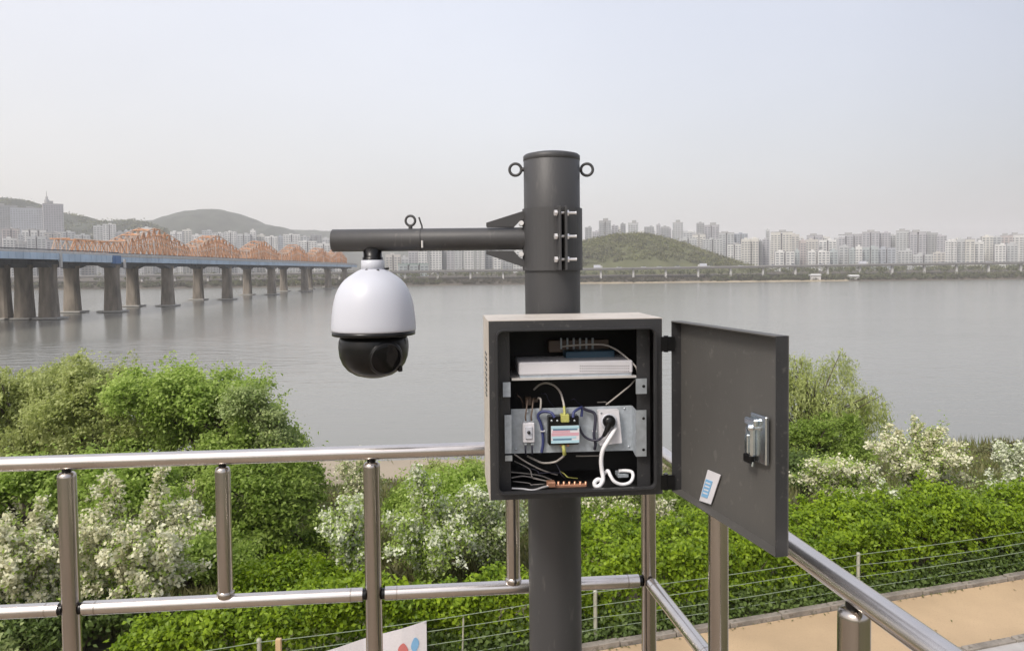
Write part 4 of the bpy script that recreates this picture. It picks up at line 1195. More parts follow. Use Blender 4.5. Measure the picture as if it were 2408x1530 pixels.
# mounting plate with ears
mp_ = thing('mounting_plate', bx(640, 1050, .06), 'galvanised mounting plate across the middle of the cabinet', 'plate')
a = bx(216, 748, .062); c = bx(1062, 1048, .062)
q = [bx(216, 748, .062), bx(1056, 722, .062), bx(1066, 1034, .062), bx(222, 1056, .062)]
MB().plate(q, BK * .0022).build('panel', M['zincl'], mp_)
bbox(1088, 756, 1162, 1076, .020, .0025).build('mounting_ear', M['zinc'], mp_)
bbox(172, 790, 222, 1056, .022, .0025).build('mounting_ear', M['zincl'], mp_)
bbox(176, 1072, 226, 1108, .022, .0025).build('mounting_ear', M['zinc'], mp_)
q = [bx(1060, 724, .062), bx(1090, 757, .0225), bx(1090, 1075, .0225), bx(1068, 1034, .062)]
MB().plate(q, U * .002).build('side_return', M['zincl'], mp_)
for zy in (812, 1030): 
    MB().lathe([(0, .0008), (.0033, .0006), (.0033, -.001)], bx(1141, zy, .0198), -BK, 10).build('screw', M['black'], mp_)
for zx, zy in ((330, 770), (250, 1030), (1040, 1010), (1010, 745)):
    MB().lathe([(0, .0012), (.0025, .001), (.003, 0)], bx(zx, zy, .0608), -BK, 10).build('screw', M['zinc'], mp_)
# breaker
bk = thing('circuit_breaker', bx(343, 985, .05), 'small white breaker with one round button, left on the metal plate', 'breaker')
bbox(300, 846, 384, 982, .045, .0165, .002).build('casing', M['wplas'], bk)
bbox(318, 872, 366, 956, .041, .0038, .001).build('face', M['white'], bk)
MB().lathe([(0, .004), (.0034, .0036), (.0038, 0)], bx(341, 910, .0408), -BK, 14).build('button', M['rubber'], bk)
for zx in (318, 366):
    bbox(zx - 12, 832, zx + 12, 844, .047, .012, .001).build('terminal', M['zinc'], bk)
    bbox(zx - 12, 986, zx + 12, 1000, .047, .012, .001).build('terminal', M['zinc'], bk)
for zx, lab in ((322, 'dark wire looping up from the left of the small breaker'), (362, 'dark wire looping up from the right of the small breaker')):
    cable('breaker_wire', [(zx, 836, .05), (zx - 4, 800, .047), (zx + 3, 750, .05), (zx + 8, 700, .06), (zx + 16, 672, .08), (zx + 34, 690, .10)], .0021, M['brown'], lab, 'wire')
for zx, lab in ((318, 'dark wire dropping from the left of the small breaker'), (364, 'dark wire dropping from the right of the small breaker')):
    cable('breaker_wire', [(zx, 998, .05), (zx, 1030, .048), (zx + 2, 1062, .056)], .0024, M['dark_cable'], lab, 'wire')
cn_ = thing('brown_connector', bx(350, 690, .09), 'brown plug connectors above the left end of the metal plate', 'connector')
bbox(318, 668, 362, 722, .085, .02).build('body', M['brown'], cn_)
bbox(374, 676, 408, 700, .09, .02).build('body', M['brown'], cn_)
cable('grey_lead', [(406, 670, .07), (424, 680, .062), (424, 730, .058), (420, 756, .060)], .0026, M['grey_cable'], 'short pale lead beside the brown connectors', 'wire')
# surge protector with its printed label
sp = thing('surge_protector', bx(595, 985, .05), 'black surge protector with a pale blue and pink printed label on the metal plate', 'device')
bbox(478, 800, 692, 994, .036, .0255, .002).build('casing', M['black'], sp)
lb = bbox(496, 866, 694, 982, .0348, .0010, .0); lab_o = lb.build('label_sheet', M['wplas'], sp)
for (y0, y1, x0, x1, m) in ((867, 882, 497, 693, 'lblue'), (885, 892, 510, 680, 'dkblue'), (898, 908, 506, 628, 'pink'), (915, 930, 500, 690, 'pink'), (940, 950, 504, 672, 'lblue'), (954, 962, 510, 640, 'dkblue'), (968, 981, 497, 693, 'lblue')):
    bbox(x0, y0, x1, y1, .0343, .0004, .0).build('print_line', M[m], lab_o)
for i in range(5):
    zx = 500 + 40 * i
    MB().lathe([(0, .0024), (.0024, .002), (.0026, 0)], bx(zx, 828, .0358), -BK, 10).build('screw', M['zinc'], sp)
bbox(566, 786, 626, 842, .030, .02, .002).build('terminal_cover', M['yellow_wire'], sp)
bbox(560, 992, 580, 1010, .044, .012, .001).build('terminal', M['copper'], sp)
bbox(604, 992, 624, 1010, .044, .012, .001).build('terminal', M['copper'], sp)
cable('earth_wire', [(592, 800, .034), (592, 770, .036), (588, 735, .045), (580, 690, .06), (560, 630, .075), (520, 585, .09), (462, 566, .10), (415, 578, .11), (376, 612, .12)], .0029, M['grey_cable'], 'pale wire arching above the labelled surge protector', 'wire')
cable('earth_wire', [(590, 800, .033), (590, 770, .035), (587, 730, .044)], .0034, M['yellow_wire'], 'yellow green wire end entering the top of the surge protector', 'wire')
cable('earth_wire', [(582, 1000, .046), (584, 1040, .042), (586, 1070, .05), (560, 1094, .06), (520, 1116, .07), (440, 1122, .08), (380, 1098, .09), (330, 1074, .10)], .0028, M['grey_cable'], 'pale wire hanging in a bow below the surge protector', 'wire')
cable('earth_wire', [(580, 996, .044), (586, 1030, .040), (590, 1062, .045)], .0052, M['yellow_wire'], 'thick yellow green wire below the surge protector', 'wire')
cable('blue_cable', [(520, 806, .034), (500, 775, .038), (460, 764, .045), (420, 772, .05), (406, 800, .053), (425, 850, .055), (438, 920, .055), (440, 990, .055), (430, 1048, .056)], .0040, M['blue_cable'], 'dark blue cable looping left of the surge protector', 'cable')
cable('blue_cable', [(650, 806, .034), (655, 770, .038), (690, 744, .045), (712, 740, .05), (708, 800, .05)], .0036, M['blue_cable'], 'short blue cable at the upper right of the surge protector', 'cable')
cable('blue_cable', [(712, 735, .05), (740, 752, .05), (790, 770, .05), (806, 800, .048), (802, 870, .046), (796, 930, .046), (806, 990, .048), (800, 1026, .055)], .0040, M['dark_cable'], 'dark cable looping left of the white wall socket', 'cable')
cable('blue_cable', [(694, 870, .040), (704, 900, .042), (730, 938, .044), (775, 962, .042), (826, 962, .036), (860, 935, .03)], .0032, M['dark_cable'], 'dark cable sagging between the surge protector and the black plug', 'cable')
# socket and plug
so = thing('power_socket', bx(900, 985, .055), 'white wall socket on the right of the metal plate', 'socket')
q = [bx(820, 756, .050), bx(962, 748, .050), bx(984, 976, .050), bx(832, 994, .050)]
MB().plate(q, BK * .020).build('casing', M['wplas'], so)
MB().lathe([(.0, .0016), (.0165, .0016), (.0185, .0)], bx(900, 836, .0385), -BK, 26).build('outlet', M['white'], so)
MB().lathe([(0, .001), (.002, .001), (.0022, 0)], bx(846, 774, .0395), -BK, 10).build('screw', M['zinc'], so)
pg = thing('power_plug', bx(900, 836, .03), 'round black plug in the white wall socket', 'plug')
MB().lathe([(0, .015), (.008, .0145), (.0125, .011), (.0145, .004), (.0145, -.001)], bx(900, 832, .0365), -BK, 26).build('head', M['black'], pg)
MB().tube([bx(902, 850, .028), bx(888, 890, .026), bx(862, 935, .028)], [.008, .006, .0038], 10).build('strain_relief', M['black'], pg)
cable('white_cord', [(945, 880, .036), (922, 920, .026), (890, 972, .022), (858, 1030, .024), (846, 1100, .028), (850, 1170, .030), (858, 1215, .028), (856, 1250, .026), (834, 1282, .026), (806, 1284, .028), (800, 1258, .030), (822, 1238, .030), (850, 1244, .034)], .0056, M['white_cable'], 'thick white cord hanging from the socket and looping at the bottom', 'cord')
cable('white_cord', [(866, 1200, .04), (892, 1176, .036), (910, 1210, .030), (936, 1250, .026), (985, 1272, .026), (1040, 1262, .028), (1066, 1226, .034), (1060, 1186, .045), (1010, 1176, .06), (968, 1180, .06)], .0046, M['white_cable'], 'coil of white cord at the lower right of the cabinet', 'cord')
ad_ = thing('power_adapter', bx(1000, 1215, .07), 'small grey adapter inside the coil of white cord', 'adapter')
bbox(962, 1198, 1040, 1226, .06, .03).build('casing', M['zincl'], ad_)
for z0, pts, lab in ((0, [(240, 1062, .06), (330, 1120, .07), (430, 1170, .09), (540, 1206, .11)], 'pale wire slanting from the plate down to the copper bar'),
                     (1, [(220, 1186, .12), (320, 1196, .12), (420, 1210, .12), (500, 1240, .12)], 'dim grey wire low on the cabinet back, upper of two'),
                     (2, [(220, 1226, .11), (300, 1214, .11), (400, 1232, .11), (490, 1260, .11)], 'dim grey wire low on the cabinet back, lower of two'),
                     (3, [(880, 716, .07), (940, 670, .06), (1000, 622, .05), (1050, 580, .05), (1080, 545, .06)], 'dim wire slanting up right above the white socket')):
    cable('signal_wire', pts, .0020, M['grey_cable'], lab, 'wire')
cable('signal_wire', [(222, 1300, .035), (300, 1304, .04), (370, 1312, .04), (440, 1292, .05), (490, 1280, .06)], .0030, M['bolt'], 'bright silver wire along the cabinet floor', 'wire')
cable('signal_wire', [(670, 1074, .09), (740, 1074, .09), (830, 1072, .09)], .0018, M['grey_cable'], 'thin level wire just under the metal plate', 'wire')
rw = random.Random(9)
for i, (x0, y0, x1, y1, wm_) in enumerate([(260, 640, 300, 740, 'brown'), (430, 640, 520, 735, 'dark_cable'), (640, 690, 720, 725, 'dark_cable'), (820, 700, 900, 722, 'grey_cable'), (240, 1110, 480, 1250, 'grey_cable'), (300, 1150, 560, 1190, 'dark_cable'), (520, 1110, 600, 1240, 'dark_cable'), (230, 1250, 470, 1270, 'grey_cable'), (560, 1180, 680, 1230, 'yellow_wire')]):
    mx_, my_ = (x0 + x1) / 2 + rw.uniform(-20, 20), (y0 + y1) / 2 + rw.uniform(10, 50) * (1 if y0 > 1000 else -1)
    cable('loose_wire', [(x0, y0, .10), (mx_ - 20, (y0 + my_) / 2, .09), (mx_, my_, .085), (mx_ + 20, (my_ + y1) / 2, .09), (x1, y1, .10)], .0015, M[wm_],
          'thin loose wire ' + ['at the upper left above the breaker', 'above the blue cable loop', 'above the right end of the surge protector', 'just above the white socket', 'slanting at the lower left of the cabinet', 'dark and level at the lower left of the cabinet', 'hanging below the surge protector to the copper bar', 'running into the lug of the copper bar', 'yellow green, above the copper bar'][i], 'wire')
for zx, zy in ((440, 900), (800, 900), (592, 745)):
    MB().torus(bx(zx, zy, .05), .0048, .0011, ZV, 14, 6).build('cable_tie', M['wplas'], mp_)
cbb = thing('copper_bar', bx(610, 1295, .08), 'copper earthing bar with a row of screws on the cabinet floor', 'busbar')
bbox(480, 1280, 745, 1302, .065, .012, .001).build('bar', M['copper'], cbb)
bbox(470, 1258, 530, 1296, .055, .02, .002).build('lug', M['copper'], cbb)
for i in range(6):
    c = bx(548 + 38 * i, 1268, .068)
    MB().lathe([(0, .006), (.0026, .0055), (.0028, -.006)], c, ZV, 10).build('screw', M['copper'], cbb)
#@@NEAR

# ------------------------------------------------------------------ the long road and rail bridge
XN, XF = -139.5, -160.0
bdg = thing('bridge', (-149, 400, -14), 'long blue girder bridge on twin concrete piers with an orange truss on top', 'bridge')
piers = [152, 190, 228, 264.5, 307, 371, 440, 510, 575, 632]
def dz(y): return 5.9 - 1.0 * min(max((y - 200) / 450, 0), 1)          # level of the roadway
seg = [60, 150, 200, 256, 300, 340, 371, 405, 440, 475, 510, 560, 610, 668]
V = []; 
for y in seg: V += [(XF, y, dz(y) - .7), (XN, y, dz(y) - .7), (XN, y, dz(y)), (XF, y, dz(y))]
Fs = [(4 * i + q, 4 * i + 4 + q, 4 * i + 4 + (q + 1) % 4, 4 * i + (q + 1) % 4) for i in range(len(seg) - 1) for q in range(4)] + [(0, 1, 2, 3), (4 * len(seg) - 4, 4 * len(seg) - 1, 4 * len(seg) - 2, 4 * len(seg) - 3)]
MB().add(V, Fs).build('deck', M['concrete'], bdg)
def fascia(x, y0, y1, up, dn, mat, nm='girder', th=.35):
    n = max(2, int((y1 - y0) / 12)); b = MB()
    V = []
    for i in range(n + 1):
        y = y0 + (y1 - y0) * i / n
        V += [(x - th, y, dz(y) + dn), (x + th, y, dz(y) + dn), (x + th, y, dz(y) + up), (x - th, y, dz(y) + up)]
    Fs = [(4 * i + q, 4 * i + 4 + q, 4 * i + 4 + (q + 1) % 4, 4 * i + (q + 1) % 4) for i in range(n) for q in range(4)] + [(0, 1, 2, 3), (4 * n, 4 * n + 3, 4 * n + 2, 4 * n + 1)]
    b.add(V, Fs)
    for i in range(int((y1 - y0) / 3)):              # web stiffeners
        y = y0 + 3 * i + 1.5; b.box((x + th + .06, y, dz(y) + (up + dn) / 2), (.12, .12, (up - dn) * .94))
    return b.build(nm, mat, bdg)
# the widened approach on this side, then the main spans
fascia(-135.0, 60, 222, .15, -1.75, M['girder']); fascia(-135.4, 223, 252, .10, -2.3, M['girder']); fascia(-135.5, 252.6, 258, .15, -2.6, M['girder_dark'])
MB().box((-137.4, 159, 5.55), (4.4, 198, .5)).build('side_deck', M['concrete'], bdg)
MB().box((-134.6, 222.5, 4.0), (.5, .9, 4.4)).build('drain_post', M['railing_far'], bdg)
MB().box((-135.0, 260, 3.2), (.5, .9, 3.0)).build('drain_post', M['railing_far'], bdg)
fascia(XN + .4, 258.5, 668, -.15, -2.0, M['girder']); fascia(XF - .4, 60, 668, -.15, -2.0, M['girder'])
for x in (-144, -149, -154): fascia(x, 60, 668, -.72, -3.0, M['under'], 'inner_girder')  # shade below the deck is painted into their dark colour
fascia(-135.1, 60, 256, 1.25, .95, M['under'], 'handrail', .12); fascia(XN + .2, 258, 668, 1.25, .95, M['under'], 'handrail', .12)
fascia(-138.6, 60, 668, 1.0, .02, M['railing_far'], 'parapet', .12); fascia(-158.5, 60, 668, 1.0, .02, M['railing_far'], 'parapet', .12)
for i, y in enumerate(piers):
    for x in ((-142.0, -156.4) if y != 228 else (-142.0, -149.5, -156.4)):
        zt_ = dz(y) - 3.05
        w = 2.4 if y < 300 else 2.2; b = MB()
        prof = [(-14.3, 1.20), (-11.5, 1.15), (-6, 1.04), (-1, .98), (zt_ - 1.4, 1.0), (zt_, 1.12)]
        V = []
        for (z, f) in prof:
            for k in range(12):                       # stadium plan
                a = 2 * math.pi * k / 12
                V.append((x + w * f * math.copysign(abs(math.cos(a)) ** .6, math.cos(a)), y + 1.7 * f * math.copysign(abs(math.sin(a)) ** .6, math.sin(a)), z))
        Fs = [(12 * q + k, 12 * q + (k + 1) % 12, 12 * q + 12 + (k + 1) % 12, 12 * q + 12 + k) for q in range(len(prof) - 1) for k in range(12)]
        Fs += [tuple(range(12))[::-1], tuple(range(12 * (len(prof) - 1), 12 * len(prof)))]
        b.add(V, Fs)
        o = b.build('pier', M['pier'], bdg)
        MB().box((x, y, -13.62), (w * 3.6, 6.2, .55), bev=.1).build('footing', M['concrete'], o)
        # haunched cap under the girders, its shade painted into the dark colour
        hw = 9.5 if y > 260 else 6
        MB().plate([(x, y - hw, dz(y) - 2.2), (x, y + hw, dz(y) - 2.2), (x, y + hw * .75, dz(y) - 2.75), (x, y + 2.4, zt_ - .9), (x, y - 2.4, zt_ - .9), (x, y - hw * .75, dz(y) - 2.75)], (4.2, 0, 0)).build('haunch', M['under'], o)
# truss
tp = [307, 371, 440, 510, 575, 632]
ny = 92; y0, y1 = 247.0, 662.0; st = (y1 - y0) / ny
def th_(y):
    h = 5.2
    for p in tp: h = max(h, 5.0 + 7.3 * max(0, 1 - abs(y - p) / (26 if y < p else 30)) ** .85)
    return h
for x in (-146.2, -152.8):
    ch = MB(); wb = MB()
    def bar(mb, a, b_, r): mb.tube([a, b_], r, 4, smooth=False)
    for i in range(ny):
        ya, yb = y0 + st * i, y0 + st * (i + 1)
        A0 = Vector((x, ya, dz(ya) + .5)); B0 = Vector((x, yb, dz(yb) + .5))
        A1 = Vector((x, ya + (2.6 if i == 0 else 0), dz(ya) + .5 + th_(ya))); B1 = Vector((x, yb, dz(yb) + .5 + th_(yb)))
        bar(ch, A0, B0, .30); bar(ch, A1, B1, .22)
        bar(wb, A0, A1, .20)
        bar(wb, A0, B1, .19); bar(wb, A1, B0, .19)
        if th_(ya) > 6.2:
            Am = A0.lerp(A1, .5); Bm = B0.lerp(B1, .5); bar(ch, Am, Bm, .22); bar(wb, Am, B0, .17); bar(wb, Am, B1, .17); bar(wb, Am.lerp(A1, .5), Bm.lerp(B1, .5), .15)
    ch.build('truss_chord', M['orangel'], bdg, kind='stuff'); wb.build('truss_web', M['orangel'] if x < -150 else M['orange'], bdg, kind='stuff')
xb = MB()
for i in range(ny + 1):
    y = y0 + st * i; h = dz(y) + .5 + th_(y)
    if i % 2 == 0: xb.tube([(-146.2, y, h), (-152.8, y, h)], .22, 4, smooth=False)
    else: xb.tube([(-146.2, y - st, dz(y) + .5 + th_(y - st)), (-152.8, y, h)], .18, 4, smooth=False)
xb.build('cross_bracing', M['orange'], bdg, kind='stuff')
mb = MB().box((-149.5, 454, 6.2), (4.8, 415, .35)); mb.build('track_bed', M['concrete'], bdg)
mb = MB()
for i in range(26):                                   # lamp posts along the bridge railing
    y = 150 + 20 * i
    if y < 640: mb.tube([(-138.9, y, dz(y)), (-138.9, y, dz(y) + 6.5), (-141, y, dz(y) + 7.2)], .09, 4)
mb.build('lamp_mast', M['railing_far'], bdg, kind='stuff')

ORD = 'first second third fourth fifth sixth seventh eighth ninth tenth eleventh twelfth thirteenth fourteenth fifteenth sixteenth seventeenth eighteenth nineteenth twentieth'.split()

# ------------------------------------------------------------------ riverside expressway on the far bank
vz = lambda x: -0.9 + 0.0042 * (x - 60)
vy = lambda x: 690 + 0.012 * x
vd = thing('viaduct', (200, 690, -8), 'low grey expressway viaduct running along the whole far bank', 'viaduct')
b = MB(); V = []
xs_ = [-530 + 30 * i for i in range(44)]
for x in xs_: V += [(x, vy(x) - 8, vz(x) - 1.5), (x, vy(x) + 8, vz(x) - 1.5), (x, vy(x) + 8, vz(x)), (x, vy(x) - 8, vz(x))]
n = len(xs_)
b.add(V, [(4 * i + q, 4 * i + (q + 1) % 4, 4 * i + 4 + (q + 1) % 4, 4 * i + 4 + q) for i in range(n - 1) for q in range(4)] + [(0, 3, 2, 1), (4 * n - 4, 4 * n - 3, 4 * n - 2, 4 * n - 1)])
b.build('deck', M['vdeck'], vd)
b = MB(); V = []
for x in xs_: V += [(x, vy(x) - 8.2, vz(x) - .3), (x, vy(x) - 8.02, vz(x) - .3), (x, vy(x) - 8.02, vz(x) + .9), (x, vy(x) - 8.2, vz(x) + .9)]
b.add(V, [(4 * i + q, 4 * i + (q + 1) % 4, 4 * i + 4 + (q + 1) % 4, 4 * i + 4 + q) for i in range(n - 1) for q in range(4)])
b.build('parapet', M['vrail'], vd)
for i in range(43):
    x = -518 + 30 * i
    MB().box((x, vy(x) - 5, (vz(x) - 1.5 - 10) / 2), (1.7, 1.9, vz(x) - 1.5 + 10)).build('pier', M['railing_far'], vd)
rr = random.Random(5)
car = thing('car', (0, 0, 0), 'tiny pale car on the far viaduct, second vehicle right of the pole', 'car', 'vehicles on the far expressway')
b = MB().box((0, 0, .75), (4.6, 1.8, .75), bev=.15); b.build('body', M['white'], car)
MB().box((-.3, 0, 1.4), (2.6, 1.6, .62), bev=.15).build('cabin', M['black'], car)
for sx in (-1.45, 1.45):
    for sy in (-.8, .8): MB().tube([(sx, sy - .1, .33), (sx, sy + .1, .33)], .33, 8).build('wheel', M['rubber'], car)
truck = thing('truck', (0, 0, 0), 'tiny white box truck on the far viaduct, first vehicle right of the pole', 'truck', 'box trucks on the far expressway')
MB().box((-.8, 0, 2.1), (6.2, 2.3, 2.6), bev=.06).build('cargo_box', M['white'], truck)
MB().box((3.2, 0, 1.5), (1.6, 2.1, 2.0), bev=.15).build('cab', M['railing_far'], truck)
for sx in (-2.6, 2.9):
    for sy in (-.95, .95): MB().tube([(sx, sy - .15, .45), (sx, sy + .15, .45)], .45, 8).build('wheel', M['rubber'], truck)
xsv = [78, 96, 118, 131, 150, 171, 186, 212, 236, 258, 281, 300, 326, 349, 371, 398, 420, 446]
for i, x in enumerate(xsv):
    src = truck if i in (0, 5, 12) else car
    o = src if i in (0, 1) else copy_tree(src)
    x += rr.uniform(-6, 6)
    o['label'] = f"tiny {'white box truck' if src is truck else 'pale car'} on the far viaduct, {ORD[i]} vehicle right of the pole"
    o.location = (x, vy(x) - 4.5, vz(x) + .02)
    if i % 2: o.rotation_euler = (0, 0, math.pi)

# ------------------------------------------------------------------ far city
wallc = {'white': (0.54, 0.54, 0.53), 'cream': (0.50, 0.49, 0.455), 'pale grey': (0.40, 0.41, 0.415), 'grey': (0.29, 0.295, 0.30), 'lilac grey': (0.36, 0.355, 0.375),
         'teal grey': (0.34, 0.375, 0.38), 'beige': (0.43, 0.415, 0.39), 'pinkish': (0.40, 0.36, 0.35), 'dark grey': (0.22, 0.225, 0.235), 'blue grey': (0.33, 0.35, 0.385)}
WM = {k: node_mat('wall_' + k.replace(' ', '_'), v, 0.85, var=0.08, scale=0.08) for k, v in wallc.items()}
M['far_window'] = node_mat('far_window', (0.13, 0.145, 0.16), 0.3, var=0.3, scale=0.2)
M['far_recess'] = node_mat('far_recess', (0.12, 0.12, 0.13), 0.8, var=0.2, scale=0.1)
M['roofcap'] = node_mat('far_roof', (0.30, 0.30, 0.30), 0.85, var=0.15, scale=0.1)
M['greenroof'] = node_mat('far_green_roof', (0.22, 0.33, 0.28), 0.85, var=0.15, scale=0.1)
rb = random.Random(17)
def building(px0, px1, py, D, tone, label, cap=0.0, depth=None, base=None, yaw=None, name='apartment_block', cat='building', cols=None, roof='roofcap', group=None, bays=None):
    a = at(px0, py, D); c = at(px1, py, D)
    w = c.x - a.x; zt = a.z; x = (a.x + c.x) / 2
    zb = base if base is not None else -9.0
    dep = depth or rb.uniform(11, 15)
    y = D + dep / 2
    h = zt - zb
    yw = yaw if yaw is not None else math.atan2(-x, D) * 0.9 + rb.uniform(-.10, .10)
    ux = Vector((math.cos(yw), math.sin(yw), 0)); uy = Vector((-math.sin(yw), math.cos(yw), 0)); A = (ux, uy, ZV)
    t = thing(name, (x, y, zb), label, cat, group)
    nbay = bays or max(1, int(round(w / 11)))
    ctr = Vector((x, y, 0))
    # body in bays with recessed stair slots between them
    b = MB(); rc = MB(); wn = MB()
    slot = min(2.2, w * .09) if nbay > 1 else 0
    bw = (w - slot * (nbay - 1)) / nbay
    for i in range(nbay):
        cxx = -w / 2 + bw / 2 + i * (bw + slot)
        hh_ = h - (0 if nbay < 3 or i not in (0, nbay - 1) else rb.choice((0, 0, 2.9)))
        b.box(ctr + ux * cxx + ZV * (zb + hh_ / 2), (bw, dep, hh_), A)
        if i < nbay - 1: rc.box(ctr + ux * (cxx + bw / 2 + slot / 2) + ZV * (zb + (h - 1.5) / 2), (slot, dep - 2.4, h - 1.5), A)
        nf = int((hh_ - 2) / 2.9); nc = max(2, int(bw / 3.4))
        for q in range(nf):
            z = zb + 2.2 + 2.9 * q
            if z + 1.6 > zb + hh_: break
            for k_ in range(nc):
                cw = bw / nc
                p = ctr + ux * (cxx - bw / 2 + cw * (k_ + .5)) - uy * (dep / 2 + .06) + ZV * (z + .75)
                v = [p - ux * cw * .33 - ZV * .7, p + ux * cw * .33 - ZV * .7, p + ux * cw * .33 + ZV * .7, p - ux * cw * .33 + ZV * .7]
                wn.add(v, [(0, 1, 2, 3)])
        for q in range(nf):                            # a column of windows on each end wall
            z = zb + 2.95 + 2.9 * q
            if i == 0 or i == nbay - 1:
                sg = -1 if i == 0 else 1
                p = ctr + ux * (cxx + sg * (bw / 2 + .06)) + ZV * z
                wn.add([p - uy * 1.2 - ZV * .7, p + uy * 1.2 - ZV * .7, p + uy * 1.2 + ZV * .7, p - uy * 1.2 + ZV * .7], [(0, 1, 2, 3) if sg > 0 else (3, 2, 1, 0)])
    b.build('wall', WM[tone], t)
    if rc.v: rc.build('stair_recess', M['far_recess'], t)
    if wn.v: wn.build('window_grid', M['far_window'], t, kind='stuff')
    if cap > 0:
        rf = MB()
        rf.box(ctr + ZV * (zt + .35), (w * 1.03, dep * 1.03, .7), A)
        rf.box(ctr + ux * w * rb.uniform(-.15, .15) + ZV * (zt + .7 + cap / 2), (min(w * .42, 9), dep * .5, cap), A)
        rf.build('roof', M[roof], t)
    else:
        rf = MB().box(ctr + ux * w * rb.uniform(-.2, .2) + ZV * (zt + .9), (min(4.5, w * .35), 4.5, 1.8), A)
        rf.build('roof', WM[tone], t)
    return t
ORD = 'first second third fourth fifth sixth seventh eighth ninth tenth eleventh twelfth thirteenth fourteenth fifteenth sixteenth seventeenth eighteenth nineteenth twentieth'.split()

# right: towers behind the green hill
rows = [(1377, 1392, 534, 'grey'), (1410, 1437, 520, 'grey'), (1440, 1455, 530, 'lilac grey'), (1461, 1472, 526, 'dark grey'), (1479, 1502, 525, 'pale grey'), (1517, 1540, 533, 'grey'),
        (1546, 1554, 527, 'lilac grey'), (1556, 1574, 533, 'grey'), (1585, 1608, 524, 'pale grey'), (1609, 1630, 545, 'pale grey'), (1641, 1657, 524, 'grey'), (1660, 1693, 530, 'lilac grey')]
for i, (x0, x1, py, tn) in enumerate(rows):
    building(x0, x1, py, 1120 + 25 * (i % 3), tn, f'{tn} high tower behind the green hill, {ORD[i]} along that skyline from the pole', cap=4 if i in (1, 4, 8, 11) else 0, base=0, name='tower_block', cat='tower', group='towers behind the green hill')
rows = [(1600, 1640, 560, 1010, 'pale grey'), (1632, 1662, 552, 1040, 'cream'), (1655, 1700, 562, 1000, 'pale grey'), (1693, 1728, 548, 1040, 'pale grey'), (1729, 1760, 549, 1045, 'blue grey'), (1715, 1746, 575, 980, 'white')]
for i, (x0, x1, py, D, tn) in enumerate(rows):
    building(x0, x1, py, D, tn, f'{tn} apartment block on the right flank of the green hill, {ORD[i]} from its top', cap=2 if i % 2 else 0, group='blocks on the flank of the green hill')
rows = [(1747, 1767, 562, 905, 'cream'), (1768, 1788, 561, 908, 'cream'), (1789, 1797, 566, 915, 'grey'), (1798, 1813, 562, 930, 'lilac grey'), (1805, 1812, 540, 1020, 'pale grey'), (1818, 1866, 546, 1000, 'cream'),
        (1866, 1884, 551, 990, 'beige'), (1828, 1871, 591, 870, 'white'), (1874, 1884, 588, 880, 'teal grey'), (1886, 1899, 565, 900, 'pinkish'), (1900, 1928, 563, 940, 'beige'), (1903, 1937, 554, 1030, 'lilac grey'),
        (1906, 1922, 590, 872, 'white'), (1929, 1955, 591, 868, 'white'), (1934, 1972, 564, 950, 'white'), (1957, 1975, 588, 880, 'teal grey'), (1979, 2029, 552, 1010, 'lilac grey'), (1980, 2000, 578, 890, 'pale grey')]
for i, (x0, x1, py, D, tn) in enumerate(rows):
    building(x0, x1, py, D, tn, f'{tn} apartment block mid right skyline, {ORD[i]} away from the green hill', cap=2.5 if i in (5, 11, 16) else 0, group='apartment blocks in the middle of the right skyline')
rows = [(2002, 2018, 585, 880, 'teal grey'), (2020, 2034, 579, 872, 'white'), (2036, 2072, 546, 985, 'lilac grey'), (2073, 2098, 547, 990, 'lilac grey'), (2036, 2070, 581, 885, 'teal grey'), (2072, 2110, 583, 888, 'blue grey'),
        (2098, 2116, 552, 1000, 'pale grey'), (2116, 2145, 543, 985, 'pale grey'), (2146, 2180, 546, 970, 'lilac grey'), (2182, 2210, 547, 970, 'grey'), (2120, 2150, 588, 890, 'pale grey'), (2211, 2232, 553, 960, 'lilac grey'),
        (2155, 2200, 598, 880, 'pale grey'), (2203, 2228, 594, 870, 'beige'), (2231, 2243, 566, 905, 'white'), (2245, 2256, 565, 906, 'white'), (2258, 2276, 562, 912, 'pale grey'), (2278, 2297, 563, 905, 'cream'), (2299, 2318, 568, 912, 'white'), (2318, 2340, 555, 930, 'cream')]
for i, (x0, x1, py, D, tn) in enumerate(rows):
    building(x0, x1, py, D, tn, f'{tn} apartment block in the long terrace of towers, {ORD[i]} from its left', cap=2.5 if i in (2, 7, 8, 17) else 0, group='apartment blocks in the right-hand terrace of towers')
rows = [(2341, 2360, 556, 935, 'pale grey'), (2361, 2386, 554, 940, 'pinkish'), (2387, 2412, 552, 945, 'white'), (2414, 2440, 556, 950, 'pale grey'), (2350, 2372, 575, 900, 'white'), (2376, 2398, 572, 905, 'pale grey')]
for i, (x0, x1, py, D, tn) in enumerate(rows):
    building(x0, x1, py, D, tn, f'{tn} apartment block above the low green rise at the right, {ORD[i]} of its group', cap=2.5 if i in (1, 2) else 0, group='apartment blocks above the low green rise')
rr2 = random.Random(23)
for i in range(19):
    x0 = 1392 + i * 17.5 + rr2.uniform(-3, 3); x1 = x0 + rr2.uniform(11, 16)
    building(x0, x1, 541 + rr2.uniform(-6, 4) + max(0, i - 12) * 2.0, 1210 + rr2.uniform(-20, 20), rr2.choice(('pale grey', 'white', 'pale grey', 'cream', 'lilac grey')),
             f'faint pale tower in the farthest rank behind the green hill, {ORD[i]} from the pole', base=0, name='tower_block', cat='tower', group='farthest towers behind the green hill')
